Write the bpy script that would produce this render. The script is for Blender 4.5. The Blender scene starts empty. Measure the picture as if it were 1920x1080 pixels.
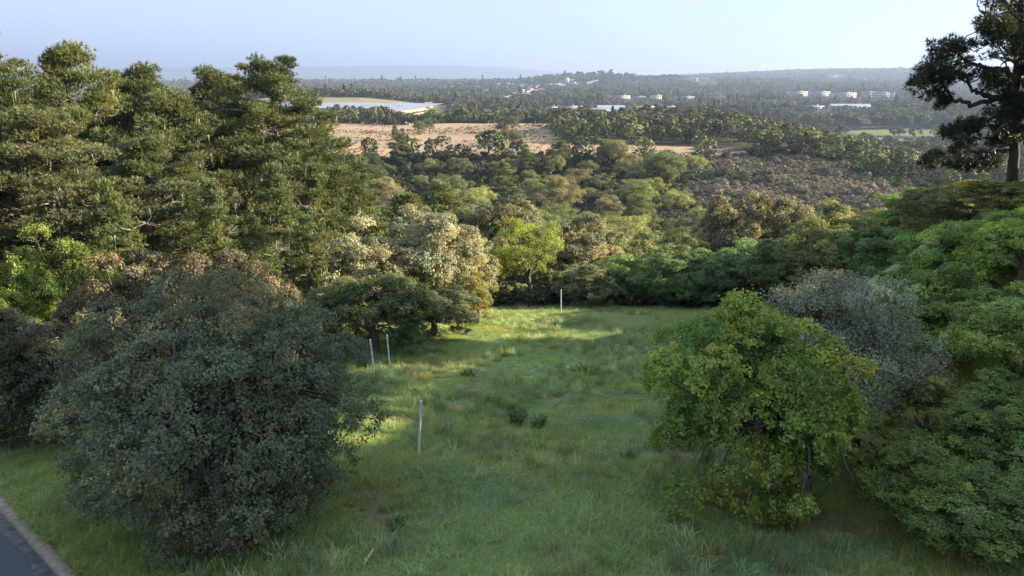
import bpy, math, random
import numpy as np
from mathutils import Vector, Matrix

# ------------------------------------------------------------------ camera, world, sun, exposure
SC = bpy.context.scene
COL = SC.collection
R = math.radians
CAM_Z = 10.0
PITCH = 17.0
FPX = 1280.0                                  # focal length in pixels of the 1920 px photograph
cam = bpy.data.cameras.new('camera')
cam.lens = 24.0; cam.sensor_width = 36.0; cam.clip_start = 0.1; cam.clip_end = 60000
cam_o = bpy.data.objects.new('camera', cam); COL.objects.link(cam_o)
cam_o.location = (0, 0, CAM_Z); cam_o.rotation_euler = (R(90 - PITCH), 0, 0)
SC.camera = cam_o

SUN_EL, SUN_AZ = 18.0, 80.0                   # azimuth measured clockwise from +Y
world = bpy.data.worlds.new('World'); SC.world = world; world.use_nodes = True
wn = world.node_tree; wn.nodes.clear()
sky = wn.nodes.new('ShaderNodeTexSky'); sky.sky_type = 'NISHITA'; sky.sun_disc = False
sky.sun_elevation = R(SUN_EL); sky.sun_rotation = R(SUN_AZ)
sky.altitude = 50; sky.air_density = 1.0; sky.dust_density = 0.3; sky.ozone_density = 3.0
bg = wn.nodes.new('ShaderNodeBackground'); bg.inputs['Strength'].default_value = 0.15
wo = wn.nodes.new('ShaderNodeOutputWorld')
gm = wn.nodes.new('ShaderNodeGamma'); gm.inputs[1].default_value = 0.08            # hazy, even daylight sky
tn = wn.nodes.new('ShaderNodeMix'); tn.data_type = 'RGBA'; tn.blend_type = 'MULTIPLY'; tn.inputs[0].default_value = 1.0; tn.inputs[7].default_value = (0.81, 1.0, 1.29, 1)
wn.links.new(sky.outputs[0], gm.inputs[0]); wn.links.new(gm.outputs[0], tn.inputs[6]); wn.links.new(tn.outputs[2], bg.inputs[0]); wn.links.new(bg.outputs[0], wo.inputs[0])

sl = bpy.data.lights.new('sun', 'SUN'); sl.energy = 4.0; sl.angle = R(0.53); sl.color = (1.0, 0.85, 0.64)
sun_o = bpy.data.objects.new('sun', sl); COL.objects.link(sun_o)
sd = Vector((math.sin(R(SUN_AZ)) * math.cos(R(SUN_EL)), math.cos(R(SUN_AZ)) * math.cos(R(SUN_EL)), math.sin(R(SUN_EL))))
sun_o.rotation_euler = sd.to_track_quat('Z', 'Y').to_euler(); sun_o.location = (60, 0, 60)

SC.view_settings.view_transform = 'Standard'; SC.view_settings.look = 'None'
SC.view_settings.exposure = 2.5; SC.view_settings.gamma = 1.0; SC.view_settings.use_curve_mapping = False
SC.render.engine = 'CYCLES'
SC.cycles.use_denoising = True; SC.cycles.denoiser = 'OPENIMAGEDENOISE'; SC.cycles.denoising_input_passes = 'RGB_ALBEDO_NORMAL'; SC.cycles.denoising_prefilter = 'NONE'
SC.cycles.max_bounces = 8; SC.cycles.diffuse_bounces = 5; SC.cycles.glossy_bounces = 2
SC.cycles.transmission_bounces = 5; SC.cycles.volume_bounces = 0; SC.cycles.transparent_max_bounces = 6
SC.cycles.sample_clamp_indirect = 6.0

rng = np.random.default_rng(11)
random.seed(11)

# ------------------------------------------------------------------ terrain height
def sstep(a, b, x):
    t = np.clip((x - a) / (b - a), 0, 1)
    return t * t * (3 - 2 * t)
_py = np.array([-400, -60, 0, 20, 32, 54, 65, 90, 125, 150, 185, 225, 255, 300, 425, 470, 520, 640, 800, 1000, 1400, 2000, 2800, 4000, 6000, 20000], float)
_pd = np.array([-20, -3.2, 8.2, 12, 14.3, 18.6, 21.5, 29.5, 37.5, 39.5, 37, 30.5, 26.6, 26.0, 25.8, 29.5, 33.5, 37.5, 41, 43, 37, 33, 30, 30, 32, 34], float)
_fy = np.concatenate([np.linspace(-400, 700, 1101), np.linspace(705, 20000, 3860)])
_fd = np.interp(_fy, _py, _pd)
_k = np.hanning(15); _k /= _k.sum()
_fd[:1101] = np.convolve(np.pad(_fd[:1101], 7, mode='edge'), _k, mode='valid')
_k2 = np.hanning(41); _k2 /= _k2.sum()
_fd[1101:] = np.convolve(np.pad(_fd[1101:], 20, mode='edge'), _k2, mode='valid')
def vnoise(x, y, s, seed=0):                  # cheap smooth value noise
    x = np.asarray(x, float) / s; y = np.asarray(y, float) / s
    xi = np.floor(x); yi = np.floor(y); fx = x - xi; fy = y - yi
    fx = fx * fx * (3 - 2 * fx); fy = fy * fy * (3 - 2 * fy)
    def hsh(a, b):
        v = np.sin(a * 127.1 + b * 311.7 + seed * 74.7) * 43758.5453
        return v - np.floor(v)
    return (hsh(xi, yi) * (1 - fx) + hsh(xi + 1, yi) * fx) * (1 - fy) + (hsh(xi, yi + 1) * (1 - fx) + hsh(xi + 1, yi + 1) * fx) * fy
def gauss(x, y, cx, cy, sx, sy): return np.exp(-((x - cx) / sx) ** 2 - ((y - cy) / sy) ** 2)
# road line (kerb foot)
KA = np.array([-14.7, 17.0]); KB = np.array([-9.75, 12.7]); KD = (KB - KA) / np.linalg.norm(KB - KA); KN = np.array([KD[1], -KD[0]])
if KN[0] > 0: KN = -KN                        # points from the grass to the road
def road_dist(x, y): return (x - KA[0]) * KN[0] + (y - KA[1]) * KN[1]
def height(x, y):
    x = np.asarray(x, float); y = np.asarray(y, float)
    d = np.interp(y, _fy, _fd)
    spur = 15.0 * sstep(0, 1, (x - (8 + 0.3 * np.clip(y - 16, 0, 40))) / (28 - 0.15 * np.clip(y - 16, 0, 40))) * (1 - 0.75 * sstep(40, 95, x)) * (1 - sstep(36, 78, y)) * sstep(-120, -20, y)
    d = d - spur
    d = d + 4.0 * sstep(-14, -60, x) * sstep(10, 40, y) * (1 - sstep(60, 110, y))
    d = d + 20.0 * sstep(80, 210, x - 0.05 * y) * sstep(120, 240, y) * (1 - sstep(560, 900, y))
    d = d - 20 * gauss(x, y, -260, 900, 190, 160)
    d = d - 30 * gauss(x, y, 225, 2600, 330, 300) - 20 * gauss(x, y, 700, 2700, 500, 330)
    d = d - 14 * gauss(x, y, -500, 3300, 1100, 420)
    d = d - (34 + 58 * sstep(600, 2300, x)) * sstep(1700, 4700, y) * sstep(-100, 800, x)
    far = sstep(250, 900, y)
    d = d + far * 5 * (vnoise(x, y, 160, 3) - 0.5) + sstep(60, 140, y) * 2.5 * (vnoise(x, y, 37, 5) - 0.5)
    d = d + sstep(1200, 3000, y) * 12 * (vnoise(x, y, 420, 8) - 0.5)
    near = 1 - sstep(60, 120, y)
    grass_side = sstep(0.3, -1.5, road_dist(x, y))
    d = d + near * grass_side * (0.22 * (vnoise(x, y, 3.1, 1) - 0.5) + 0.35 * (vnoise(x, y, 7.3, 2) - 0.5))
    return CAM_Z - d
def hz(x, y): return float(height(x, y))
CP, SP = math.cos(R(PITCH)), math.sin(R(PITCH))
def ray(px, py):
    a = (px - 960) / FPX; b = -(py - 540) / FPX
    return np.array([a, CP + b * SP, -SP + b * CP])
def ground_at(px, py):                        # world point of the ground seen in that direction
    v = ray(px, py); t = 5.0; last = t
    while t < 20000:
        p = v * t
        if CAM_Z + p[2] < hz(p[0], p[1]): break
        last = t; t *= 1.01
    for _ in range(25):
        m = (last + t) / 2; p = v * m
        if CAM_Z + p[2] < hz(p[0], p[1]): t = m
        else: last = m
    p = v * t
    return Vector((p[0], p[1], hz(p[0], p[1])))
def spot(px, Y):                              # ground point at forward distance Y in the vertical plane of that column
    x = (px - 960) / FPX * Y
    for _ in range(12):
        D = CAM_Z - hz(x, Y); x = (px - 960) / FPX * (Y * CP + D * SP)
    return Vector((x, Y, hz(x, Y)))
def z_of(py, Y): return CAM_Z + ray(960, py)[2] / ray(960, py)[1] * Y
def depth_of(p): return p[1] * CP - (p[2] - CAM_Z) * SP

# ------------------------------------------------------------------ materials
def mat(name):
    m = bpy.data.materials.new(name); m.use_nodes = True; nt = m.node_tree; nt.nodes.clear()
    out = nt.nodes.new('ShaderNodeOutputMaterial'); return m, nt, out
def nd(nt, t, **kw):
    n = nt.nodes.new(t)
    for k, v in kw.items():
        if hasattr(n, k): setattr(n, k, v)
        else: n.inputs[k].default_value = v
    return n
def mix_rgb(nt, typ, fac, a, b):
    n = nt.nodes.new('ShaderNodeMix'); n.data_type = 'RGBA'; n.blend_type = typ
    for i, v in ((0, fac), (6, a), (7, b)):
        if isinstance(v, bpy.types.NodeSocket): nt.links.new(v, n.inputs[i])
        else: n.inputs[i].default_value = v if not isinstance(v, tuple) else (*v[:3], 1)
    return n.outputs[2]
def noise(nt, scale, detail=4, rough=0.55, coord=None, vec='Object'):
    n = nt.nodes.new('ShaderNodeTexNoise'); n.inputs['Scale'].default_value = scale; n.inputs['Detail'].default_value = detail
    n.inputs['Roughness'].default_value = rough
    if coord is None: coord = nt.nodes.new('ShaderNodeTexCoord').outputs[vec]
    nt.links.new(coord, n.inputs['Vector']); return n
def ramp(nt, fac, stops):
    r = nt.nodes.new('ShaderNodeValToRGB'); e = r.color_ramp.elements
    while len(e) < len(stops): e.new(0.5)
    for el, (p, c) in zip(e, stops): el.position = p; el.color = (*c, 1)
    nt.links.new(fac, r.inputs[0]); return r.outputs[0]

def foliage_material(name, trans=0.28, rough=0.55, spec=0.25, instanced=False):
    m, nt, out = mat(name)
    if instanced:
        c = nd(nt, 'ShaderNodeAttribute'); c.attribute_type = 'INSTANCER'; c.attribute_name = 'icol'; col = c.outputs['Color']
    else:
        col = nt.nodes.new('ShaderNodeObjectInfo').outputs['Color']
    t = nd(nt, 'ShaderNodeAttribute'); t.attribute_type = 'GEOMETRY'; t.attribute_name = 'tint'
    base = mix_rgb(nt, 'MULTIPLY', 1.0, col, t.outputs['Color'])
    p = nt.nodes.new('ShaderNodeBsdfPrincipled'); p.inputs['Roughness'].default_value = rough
    p.inputs['Specular IOR Level'].default_value = spec
    nt.links.new(base, p.inputs['Base Color'])
    tr = nt.nodes.new('ShaderNodeBsdfTranslucent')
    tc = mix_rgb(nt, 'MULTIPLY', 1.0, base, (1.25, 1.2, 0.55)); nt.links.new(tc, tr.inputs['Color'])
    mx = nt.nodes.new('ShaderNodeMixShader'); mx.inputs[0].default_value = trans
    nt.links.new(p.outputs[0], mx.inputs[1]); nt.links.new(tr.outputs[0], mx.inputs[2]); nt.links.new(mx.outputs[0], out.inputs[0])
    return m
M_LEAF = foliage_material('leaf', trans=0.38)
M_NEEDLE = foliage_material('needle', trans=0.25, rough=0.5, spec=0.3)
M_GRASS = foliage_material('grass_blade', trans=0.5, rough=0.5, spec=0.3, instanced=True)
M_FAR = foliage_material('far_foliage', trans=0.1, rough=0.8, spec=0.1, instanced=True)
M_LICHEN = foliage_material('lichen', trans=0.3, rough=0.9, spec=0.05)

def bark_material(name, dark, light, scale=9):
    m, nt, out = mat(name)
    co = nt.nodes.new('ShaderNodeTexCoord'); mp = nt.nodes.new('ShaderNodeMapping'); mp.inputs['Scale'].default_value = (1, 1, 0.22)
    nt.links.new(co.outputs['Object'], mp.inputs[0])
    n = noise(nt, scale, 6, 0.65, mp.outputs[0])
    c = ramp(nt, n.outputs['Fac'], [(0.3, dark), (0.7, light)])
    p = nt.nodes.new('ShaderNodeBsdfPrincipled'); p.inputs['Roughness'].default_value = 0.9; p.inputs['Specular IOR Level'].default_value = 0.15
    b = nt.nodes.new('ShaderNodeBump'); b.inputs['Strength'].default_value = 0.6; b.inputs['Distance'].default_value = 0.04
    nt.links.new(n.outputs['Fac'], b.inputs['Height']); nt.links.new(b.outputs[0], p.inputs['Normal'])
    nt.links.new(c, p.inputs['Base Color']); nt.links.new(p.outputs[0], out.inputs[0]); return m
M_OAKBARK = bark_material('oak_bark', (0.07, 0.06, 0.05), (0.2, 0.18, 0.16))
M_PINEBARK = bark_material('pine_bark', (0.05, 0.036, 0.03), (0.17, 0.13, 0.11), 6)
M_DEADWOOD = bark_material('dead_wood', (0.22, 0.19, 0.16), (0.45, 0.4, 0.35), 8)
M_TWIG = bark_material('grey_twig', (0.06, 0.055, 0.05), (0.15, 0.14, 0.13), 8)

def plain(name, col, rough=0.7, nscale=2.0, amt=0.18, spec=0.3, metal=0.0, bump=0.0):
    m, nt, out = mat(name); n = noise(nt, nscale, 5, 0.6)
    c0 = tuple(v * (1 - amt) for v in col); c1 = tuple(min(1, v * (1 + amt)) for v in col)
    c = ramp(nt, n.outputs['Fac'], [(0.3, c0), (0.7, c1)])
    p = nt.nodes.new('ShaderNodeBsdfPrincipled'); p.inputs['Roughness'].default_value = rough
    p.inputs['Specular IOR Level'].default_value = spec; p.inputs['Metallic'].default_value = metal
    nt.links.new(c, p.inputs['Base Color'])
    if bump:
        b = nt.nodes.new('ShaderNodeBump'); b.inputs['Strength'].default_value = bump; b.inputs['Distance'].default_value = 0.02
        nt.links.new(n.outputs['Fac'], b.inputs['Height']); nt.links.new(b.outputs[0], p.inputs['Normal'])
    nt.links.new(p.outputs[0], out.inputs[0]); return m

# ------------------------------------------------------------------ mesh helpers
def mesh_np(name, V, F, mats, tint=None, smooth=False, fmat=None):
    V = np.asarray(V, np.float32); F = np.asarray(F, np.int32)
    me = bpy.data.meshes.new(name); n, k = F.shape
    me.vertices.add(len(V)); me.vertices.foreach_set('co', V.ravel())
    me.loops.add(n * k); me.loops.foreach_set('vertex_index', F.ravel())
    me.polygons.add(n); me.polygons.foreach_set('loop_start', np.arange(0, n * k, k, dtype=np.int32))
    if smooth: me.polygons.foreach_set('use_smooth', np.ones(n, bool))
    for m in (mats if isinstance(mats, (list, tuple)) else [mats]): me.materials.append(m)
    if fmat is not None: me.polygons.foreach_set('material_index', np.asarray(fmat, np.int32))
    if tint is not None:
        a = me.attributes.new('tint', 'FLOAT_COLOR', 'POINT')
        a.data.foreach_set('color', np.concatenate([np.asarray(tint, np.float32), np.ones((len(V), 1), np.float32)], 1).ravel())
    me.update(calc_edges=True); return me
def link(name, data, parent=None):
    o = bpy.data.objects.new(name, data); COL.objects.link(o)
    if parent is not None: o.parent = parent
    return o
def tag(o, label=None, cat=None, group=None, kind=None):
    if label: o['label'] = label
    if cat: o['category'] = cat
    if group: o['group'] = group
    if kind: o['kind'] = kind
    return o
def unit(v): return v / np.maximum(np.linalg.norm(v, axis=-1, keepdims=True), 1e-9)
def randdir(n, g): return unit(g.normal(size=(n, 3)))

class Tubes:
    def __init__(s): s.V = []; s.F = []; s.n = 0
    def add(s, P, rad, sides=6):
        P = np.asarray(P, float); m = len(P)
        rad = np.broadcast_to(np.asarray(rad, float), (m,))
        T = unit(np.gradient(P, axis=0)); up = np.array([0.31, 0.17, 0.93]) if abs(T[0, 2]) < 0.8 else np.array([1.0, 0.2, 0.1])
        A = unit(np.cross(T, up)); B = np.cross(T, A)
        an = np.arange(sides) * 2 * math.pi / sides
        ring = P[:, None] + rad[:, None, None] * (np.cos(an)[None, :, None] * A[:, None] + np.sin(an)[None, :, None] * B[:, None])
        s.V.append(ring.reshape(-1, 3))
        i = np.arange(m - 1)[:, None] * sides + np.arange(sides)[None]; j = np.arange(m - 1)[:, None] * sides + (np.arange(sides)[None] + 1) % sides
        s.F.append((np.stack([i, j, j + sides, i + sides], -1).reshape(-1, 4)) + s.n); s.n += m * sides
    def mesh(s, name, m): return mesh_np(name, np.concatenate(s.V), np.concatenate(s.F), m, smooth=True)
def bend(a, b, n, g, wob, sag=0.0):
    a = np.asarray(a, float); b = np.asarray(b, float); t = np.linspace(0, 1, n)[:, None]
    P = a + (b - a) * t; L = np.linalg.norm(b - a)
    off = g.normal(size=3) * wob * L; off2 = g.normal(size=3) * wob * 0.5 * L
    P = P + np.sin(t * math.pi) * off + np.sin(t * 2 * math.pi) * off2
    P[:, 2] += (np.sin(t[:, 0] * math.pi)) * sag * L
    return P
def leaf_quads(C, N, size, g, asp=0.55):      # diamond leaves, slightly folded
    n = len(C); t = unit(np.cross(N, randdir(n, g))); b = np.cross(N, t); size = np.broadcast_to(size, (n,))[:, None]
    fold = N * size * 0.18
    V = np.stack([C - t * size, C + b * size * asp + fold, C + t * size, C - b * size * asp + fold], 1).reshape(-1, 3)
    return V, np.arange(n * 4).reshape(-1, 4)
def tint_rows(n, g, val=0.25, hue=0.12):
    v = np.exp(g.normal(size=(n, 1)) * val); h = g.normal(size=(n, 1)) * hue
    return v * np.concatenate([1 + 1.3 * h, 1 + 0.35 * h, 1 - 0.45 * h], 1)

# ------------------------------------------------------------------ tree generators (unit: metres, base at origin)
def gen_oak(seed, R0=3.0, H=6.0, lobes=70, sprigs=22, leaves=22, leaf=0.055, lobe_r=0.27, bare=0.0, trunk_r=0.2, lean=(0, 0), low=-0.45,
            lump=0.25, sides=7, twigs=5, spread=0.13, val=0.22, hue=0.06, fork=0.3, subs=5, suboff=0.42, subr=(0.5, 0.7), zf=0.53):
    g = np.random.default_rng(seed)
    zc = H * zf; ctr = np.array([lean[0], lean[1], zc]); rz = H - zc
    bumps = randdir(9, g); bw = g.uniform(-1, 1, 9)
    i = np.arange(lobes) + 0.5; zz = low + (1 - low) * (1 - i / lobes); ph = i * 2.39996 + g.normal(size=lobes) * 0.35
    zz = np.clip(zz + g.normal(size=lobes) * 0.05, -0.8, 1); rr = np.sqrt(np.maximum(0, 1 - zz * zz))
    d = np.stack([rr * np.cos(ph), rr * np.sin(ph), zz], 1)
    env = 1 + lump * (np.exp(3 * (d @ bumps.T - 1)) @ bw)
    fr = np.where(g.random(lobes) < 0.25, g.uniform(0.35, 0.75, lobes), g.uniform(0.74, 1.06, lobes)) * env
    C = ctr + d * fr[:, None] * np.array([R0, R0, rz]) * 0.86
    if subs:
        sd_ = unit(randdir(subs, g) * np.array([1, 1, 0.8])); sd_[0] = 0; so = sd_ * suboff * g.uniform(0.7, 1.15, (subs, 1)); sr = g.uniform(subr[0], subr[1], subs); sr[0] = subr[1]
        pick = np.arange(lobes) % subs
        U = so[pick] + d * (fr * sr[pick])[:, None]
        q = np.linalg.norm(U[:, None] - so[None], axis=2) / sr[None]; q[np.arange(lobes), pick] = 9
        inside = (q.min(1) < 0.62) & (g.random(lobes) < 0.6)
        U[inside] = unit(U[inside]) * g.uniform(0.8, 1.0, (inside.sum(), 1))
        C = ctr + U * np.array([R0, R0, rz]) * 0.92
        d = unit(U)
    C[:, 2] = np.maximum(C[:, 2], 0.3)
    lr = lobe_r * R0 * g.uniform(0.5, 1.3, lobes)
    ltint = tint_rows(lobes, g, val * 0.7, hue)
    # limbs
    tb = Tubes(); br = Tubes()
    top = np.array([lean[0] * 0.5, lean[1] * 0.5, H * fork])
    P = bend((0, 0, -0.4), top, 6, g, 0.05); tb.add(P, np.linspace(trunk_r * 1.35, trunk_r * 0.9, 6), sides)
    nl = 6; knots = []
    for k in range(nl):
        a = 2 * math.pi * (k + g.uniform(-0.3, 0.3)) / nl; r_ = g.uniform(0.22, 0.42) * R0
        e = ctr + np.array([math.cos(a) * r_, math.sin(a) * r_, g.uniform(-0.25, 0.25) * rz])
        P = bend(top, e, 7, g, 0.1, 0.06); tb.add(P, np.linspace(trunk_r * 0.68, trunk_r * 0.22, 7), sides); knots += [P[3], P[5], P[6]]
    knots = np.array(knots)
    LC = []; LN = []; LT = []
    for l in range(lobes):
        j = np.argmin(((knots - C[l]) ** 2).sum(1)); P = bend(knots[j], C[l], 5, g, 0.1, 0.05)
        br.add(P, np.linspace(trunk_r * 0.2, trunk_r * 0.07, 5), 4)
        od = unit(C[l] - (ctr + np.array([0, 0, -0.5 * rz])))
        s = max(4, int(sprigs * (lr[l] / (lobe_r * R0)) ** 1.6))
        sdirs = unit(randdir(s, g) + od * 0.75 + np.array([0, 0, 0.25]))
        S = C[l] + sdirs * (lr[l] * g.uniform(0.82, 1.08, s))[:, None] * np.array([1, 1, 0.85])
        for q in range(min(twigs, s)):
            P = bend(C[l], S[q] + sdirs[q] * 0.1, 4, g, 0.12); br.add(P, np.linspace(trunk_r * 0.06, 0.006, 4), 3)
        if bare and g.random() < bare: s_keep = int(s * 0.35)
        else: s_keep = s
        S = S[:s_keep]; sdirs = sdirs[:s_keep]; s = s_keep
        if s == 0: continue
        st = ltint[l] * tint_rows(s, g, val * 0.5, hue * 0.5)
        k = leaves
        c = np.repeat(S, k, 0) + g.normal(size=(s * k, 3)) * spread * np.array([1, 1, 0.8])
        nn = unit(np.repeat(sdirs, k, 0) * 0.9 + randdir(s * k, g) * 0.9 + np.array([0, 0, 0.25]))
        LC.append(c); LN.append(nn); LT.append(np.repeat(st, k, 0) * tint_rows(s * k, g, val * 0.5, hue * 0.4))
    LC = np.concatenate(LC); LN = np.concatenate(LN); LT = np.concatenate(LT)
    LC[:, 2] = np.maximum(LC[:, 2], 0.12)
    V, F = leaf_quads(LC, LN, leaf * g.uniform(0.7, 1.3, len(LC)), g)
    return dict(trunk=tb.mesh('oak_trunk', M_OAKBARK), branch=br.mesh('oak_branch', M_TWIG),
                crown=mesh_np('oak_crown', V, F, M_LEAF, np.repeat(LT, 4, 0)), H=H, R=R0)

def needle_tufts(C, D, g, length=0.3, width=0.035, per=8, T=None):
    n = len(C); d = unit(np.repeat(D, per, 0) + randdir(n * per, g) * 0.75); c = np.repeat(C, per, 0)
    L = (length * g.uniform(0.6, 1.2, n * per))[:, None]; s = unit(np.cross(d, randdir(n * per, g))) * width
    V = np.stack([c - s, c + s, c + d * L], 1).reshape(-1, 3)
    return V, np.arange(n * per * 3).reshape(-1, 3), np.repeat(np.repeat(T, per, 0) * tint_rows(n * per, g, 0.12, 0.05), 3, 0)

def gen_pine(seed, H=20.0, R0=5.0, base=0.3, branches=46, pads=8, tufts=56, top_flat=0.35, trunk_r=0.32, dead=30, strands=200, wob=0.03,
             nl=0.31, nw=0.028, per=7, pad_r=0.92, conical=False):
    g = np.random.default_rng(seed); tb = Tubes(); br = Tubes(); db = Tubes()
    tn = 14; tt = np.linspace(0, 1, tn); TP = np.stack([np.cumsum(g.normal(size=tn)) * wob * H * 0.12, np.cumsum(g.normal(size=tn)) * wob * H * 0.12, tt * H * 0.97 - 0.5 * (tt < 0.01)], 1)
    tb.add(TP, trunk_r * (1 - 0.82 * tt ** 0.9), 9)
    def tp(f): return np.array([np.interp(f, tt, TP[:, i]) for i in range(3)])
    C = []; D = []; T = []
    az = g.uniform(0, 6.28)
    for b in range(branches):
        f = base + (1 - base) * ((b + g.uniform(0, 1)) / branches)
        u = (f - base) / (1 - base)
        if conical: prof = (1 - u) ** 0.8 * 0.95 + 0.07
        else: prof = (0.55 + 0.6 * math.sin(math.pi * min(1, u * 1.15) ** 0.9)) * (1 - top_flat * u ** 4) * (1.0 if u < 0.85 else 0.75)
        az += 2.4 + g.normal() * 0.4
        L = R0 * prof * g.uniform(0.55, 1.15); a0 = tp(f * 0.97)
        rise = g.uniform(-0.12, 0.25) + 0.35 * u
        e = a0 + np.array([math.cos(az) * L, math.sin(az) * L, rise * L])
        P = bend(a0, e, 7, g, 0.09, -0.06); br.add(P, np.linspace(trunk_r * 0.3 * (1.1 - 0.6 * u), 0.02, 7), 5)
        bt = tint_rows(1, g, 0.16, 0.07)
        npads = max(2, int(pads * (0.5 + L / R0)))
        for p in range(npads):
            w = 0.42 + 0.58 * (p + g.uniform(0, 1)) / npads; c = np.array([np.interp(w, np.linspace(0, 1, 7), P[:, i]) for i in range(3)])
            side = np.array([-math.sin(az), math.cos(az), 0]) * g.normal() * 0.32 * L * (1.15 - w * 0.5); c2 = c + side + np.array([math.cos(az), math.sin(az), 0]) * g.normal() * 0.2 + np.array([0, 0, g.uniform(-0.15, 0.55)])
            Pb = bend(c, c2, 4, g, 0.1); br.add(Pb, np.linspace(0.035, 0.012, 4), 3)
            pr = pad_r * g.uniform(0.6, 1.25); k = int(tufts * g.uniform(0.7, 1.3))
            q = randdir(k, g) * (g.random((k, 1)) ** 0.4) * np.array([pr, pr, pr * 0.45]); q[:, 2] += 0.12 * pr
            C.append(c2 + q); D.append(unit(unit(q + 1e-6) * 0.6 + np.array([math.cos(az) * 0.35, math.sin(az) * 0.35, 0.65]))); T.append(bt * tint_rows(k, g, 0.16, 0.06))
    C.append(tp(1.0) + randdir(70, g) * g.random((70, 1)) ** 0.5 * np.array([0.6, 0.6, 0.5]) - np.array([0, 0, 0.25])); D.append(np.tile([0, 0, 1.0], (70, 1))); T.append(tint_rows(70, g, 0.1, 0.05))
    C = np.concatenate(C); D = np.concatenate(D); T = np.concatenate(T)
    V, F, TT = needle_tufts(C, D, g, nl, nw, per, T)
    out = dict(trunk=tb.mesh('pine_trunk', M_PINEBARK), branch=br.mesh('pine_branch', M_PINEBARK), crown=mesh_np('pine_crown', V, F, M_NEEDLE, TT), H=H, R=R0)
    if dead:
        for k in range(dead):
            f = g.uniform(base * 0.6, 0.85); a = g.uniform(0, 6.28); L = R0 * g.uniform(0.35, 0.95); a0 = tp(f)
            e = a0 + np.array([math.cos(a) * L, math.sin(a) * L, g.uniform(-0.25, 0.25) * L]); P = bend(a0, e, 6, g, 0.12); db.add(P, np.linspace(0.07, 0.012, 6), 4)
            for s in range(7):
                w = g.integers(2, 6); e2 = P[w] + randdir(1, g)[0] * np.array([1, 1, 0.6]) * g.uniform(0.4, 1.1); db.add(bend(P[w], e2, 4, g, 0.15), np.linspace(0.022, 0.008, 4), 3)
        out['dead_branch'] = db.mesh('pine_dead_branch', M_DEADWOOD)
    if strands:
        idx = g.integers(0, len(C), strands); c = C[idx] - np.array([0, 0, 0.15]); per2 = 5
        cc = np.repeat(c, per2, 0) + g.normal(size=(strands * per2, 3)) * 0.1; L = g.uniform(0.3, 0.9, (strands * per2, 1)); s = unit(g.normal(size=(strands * per2, 3)) * np.array([1, 1, 0])) * 0.022
        V = np.stack([cc - s, cc + s, cc + np.concatenate([g.normal(size=(len(L), 2)) * 0.06, -L], 1)], 1).reshape(-1, 3)
        out['lichen'] = mesh_np('pine_lichen', V, np.arange(len(V)).reshape(-1, 3), M_LICHEN, np.repeat(tint_rows(strands * per2, g, 0.15, 0.04), 3, 0))
    return out

def gen_far(seed, n=320, leaf=0.125, conical=False):       # far tree, crown only of many leaf clumps, unit height 1
    g = np.random.default_rng(seed)
    lob = 14; d = unit(randdir(lob, g) + np.array([0, 0, 0.35])); c = d * np.array([0.33, 0.33, 0.27]) + np.array([0, 0, 0.58])
    if conical: z = g.uniform(0.2, 0.95, lob); a = g.uniform(0, 6.28, lob); c = np.stack([np.cos(a) * (1 - z) * 0.25, np.sin(a) * (1 - z) * 0.25, z], 1)
    k = n // lob; od = unit(randdir(lob * k, g) + np.repeat(d, k, 0) * 0.6); C = np.repeat(c, k, 0) + od * (0.12 if conical else 0.19) * g.uniform(0.7, 1.1, (lob * k, 1)); C[:, 2] = np.maximum(C[:, 2], 0.05)
    N = unit(od + randdir(lob * k, g) * 0.6); T = np.repeat(tint_rows(lob, g, 0.14, 0.06), k, 0) * tint_rows(lob * k, g, 0.12, 0.05)
    V, F = leaf_quads(C, N, leaf * 0.5 * g.uniform(0.7, 1.3, lob * k), g, 0.8)
    # a solid core of the crown and a short stem
    tb = Tubes(); tb.add(np.array([[0, 0, -0.1], [0, 0, 0.25], [0.02, 0, 0.5]]), [0.035, 0.028, 0.02], 4)
    for j in range(0, lob, 2): tb.add(np.array([[0.02, 0, 0.35], c[j] * 0.7 + np.array([0, 0, 0.12]), c[j]]), [0.016, 0.012, 0.006], 3)
    Vt = np.concatenate(tb.V); Ft = np.concatenate(tb.F) + len(V)
    return mesh_np('far_tree', np.concatenate([V, Vt]), np.concatenate([F, Ft]), [M_FAR, M_OAKBARK], np.concatenate([np.repeat(T, 4, 0), np.ones((len(Vt), 3))]), fmat=[0] * len(F) + [1] * len(Ft))

LICHEN_COL = (0.34, 0.35, 0.26, 1)
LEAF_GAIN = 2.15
def put_tree(name, proto, loc, label, cat, group=None, color=(0.06, 0.08, 0.04), rot=0.0, sc=(1, 1, 1), parts=('trunk', 'branch', 'crown', 'dead_branch', 'lichen')):
    e = link(name, None); e.location = loc; e.rotation_euler = (0, 0, rot); e.scale = sc; e.empty_display_size = 0.3
    tag(e, label, cat, group)
    for p in parts:
        if p in proto:
            o = link(p, proto[p], e)
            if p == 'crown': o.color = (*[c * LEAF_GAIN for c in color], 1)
            elif p == 'lichen': o.color = LICHEN_COL
            if p in ('lichen', 'dead_branch'): o['kind'] = 'stuff'
    return e

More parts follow.
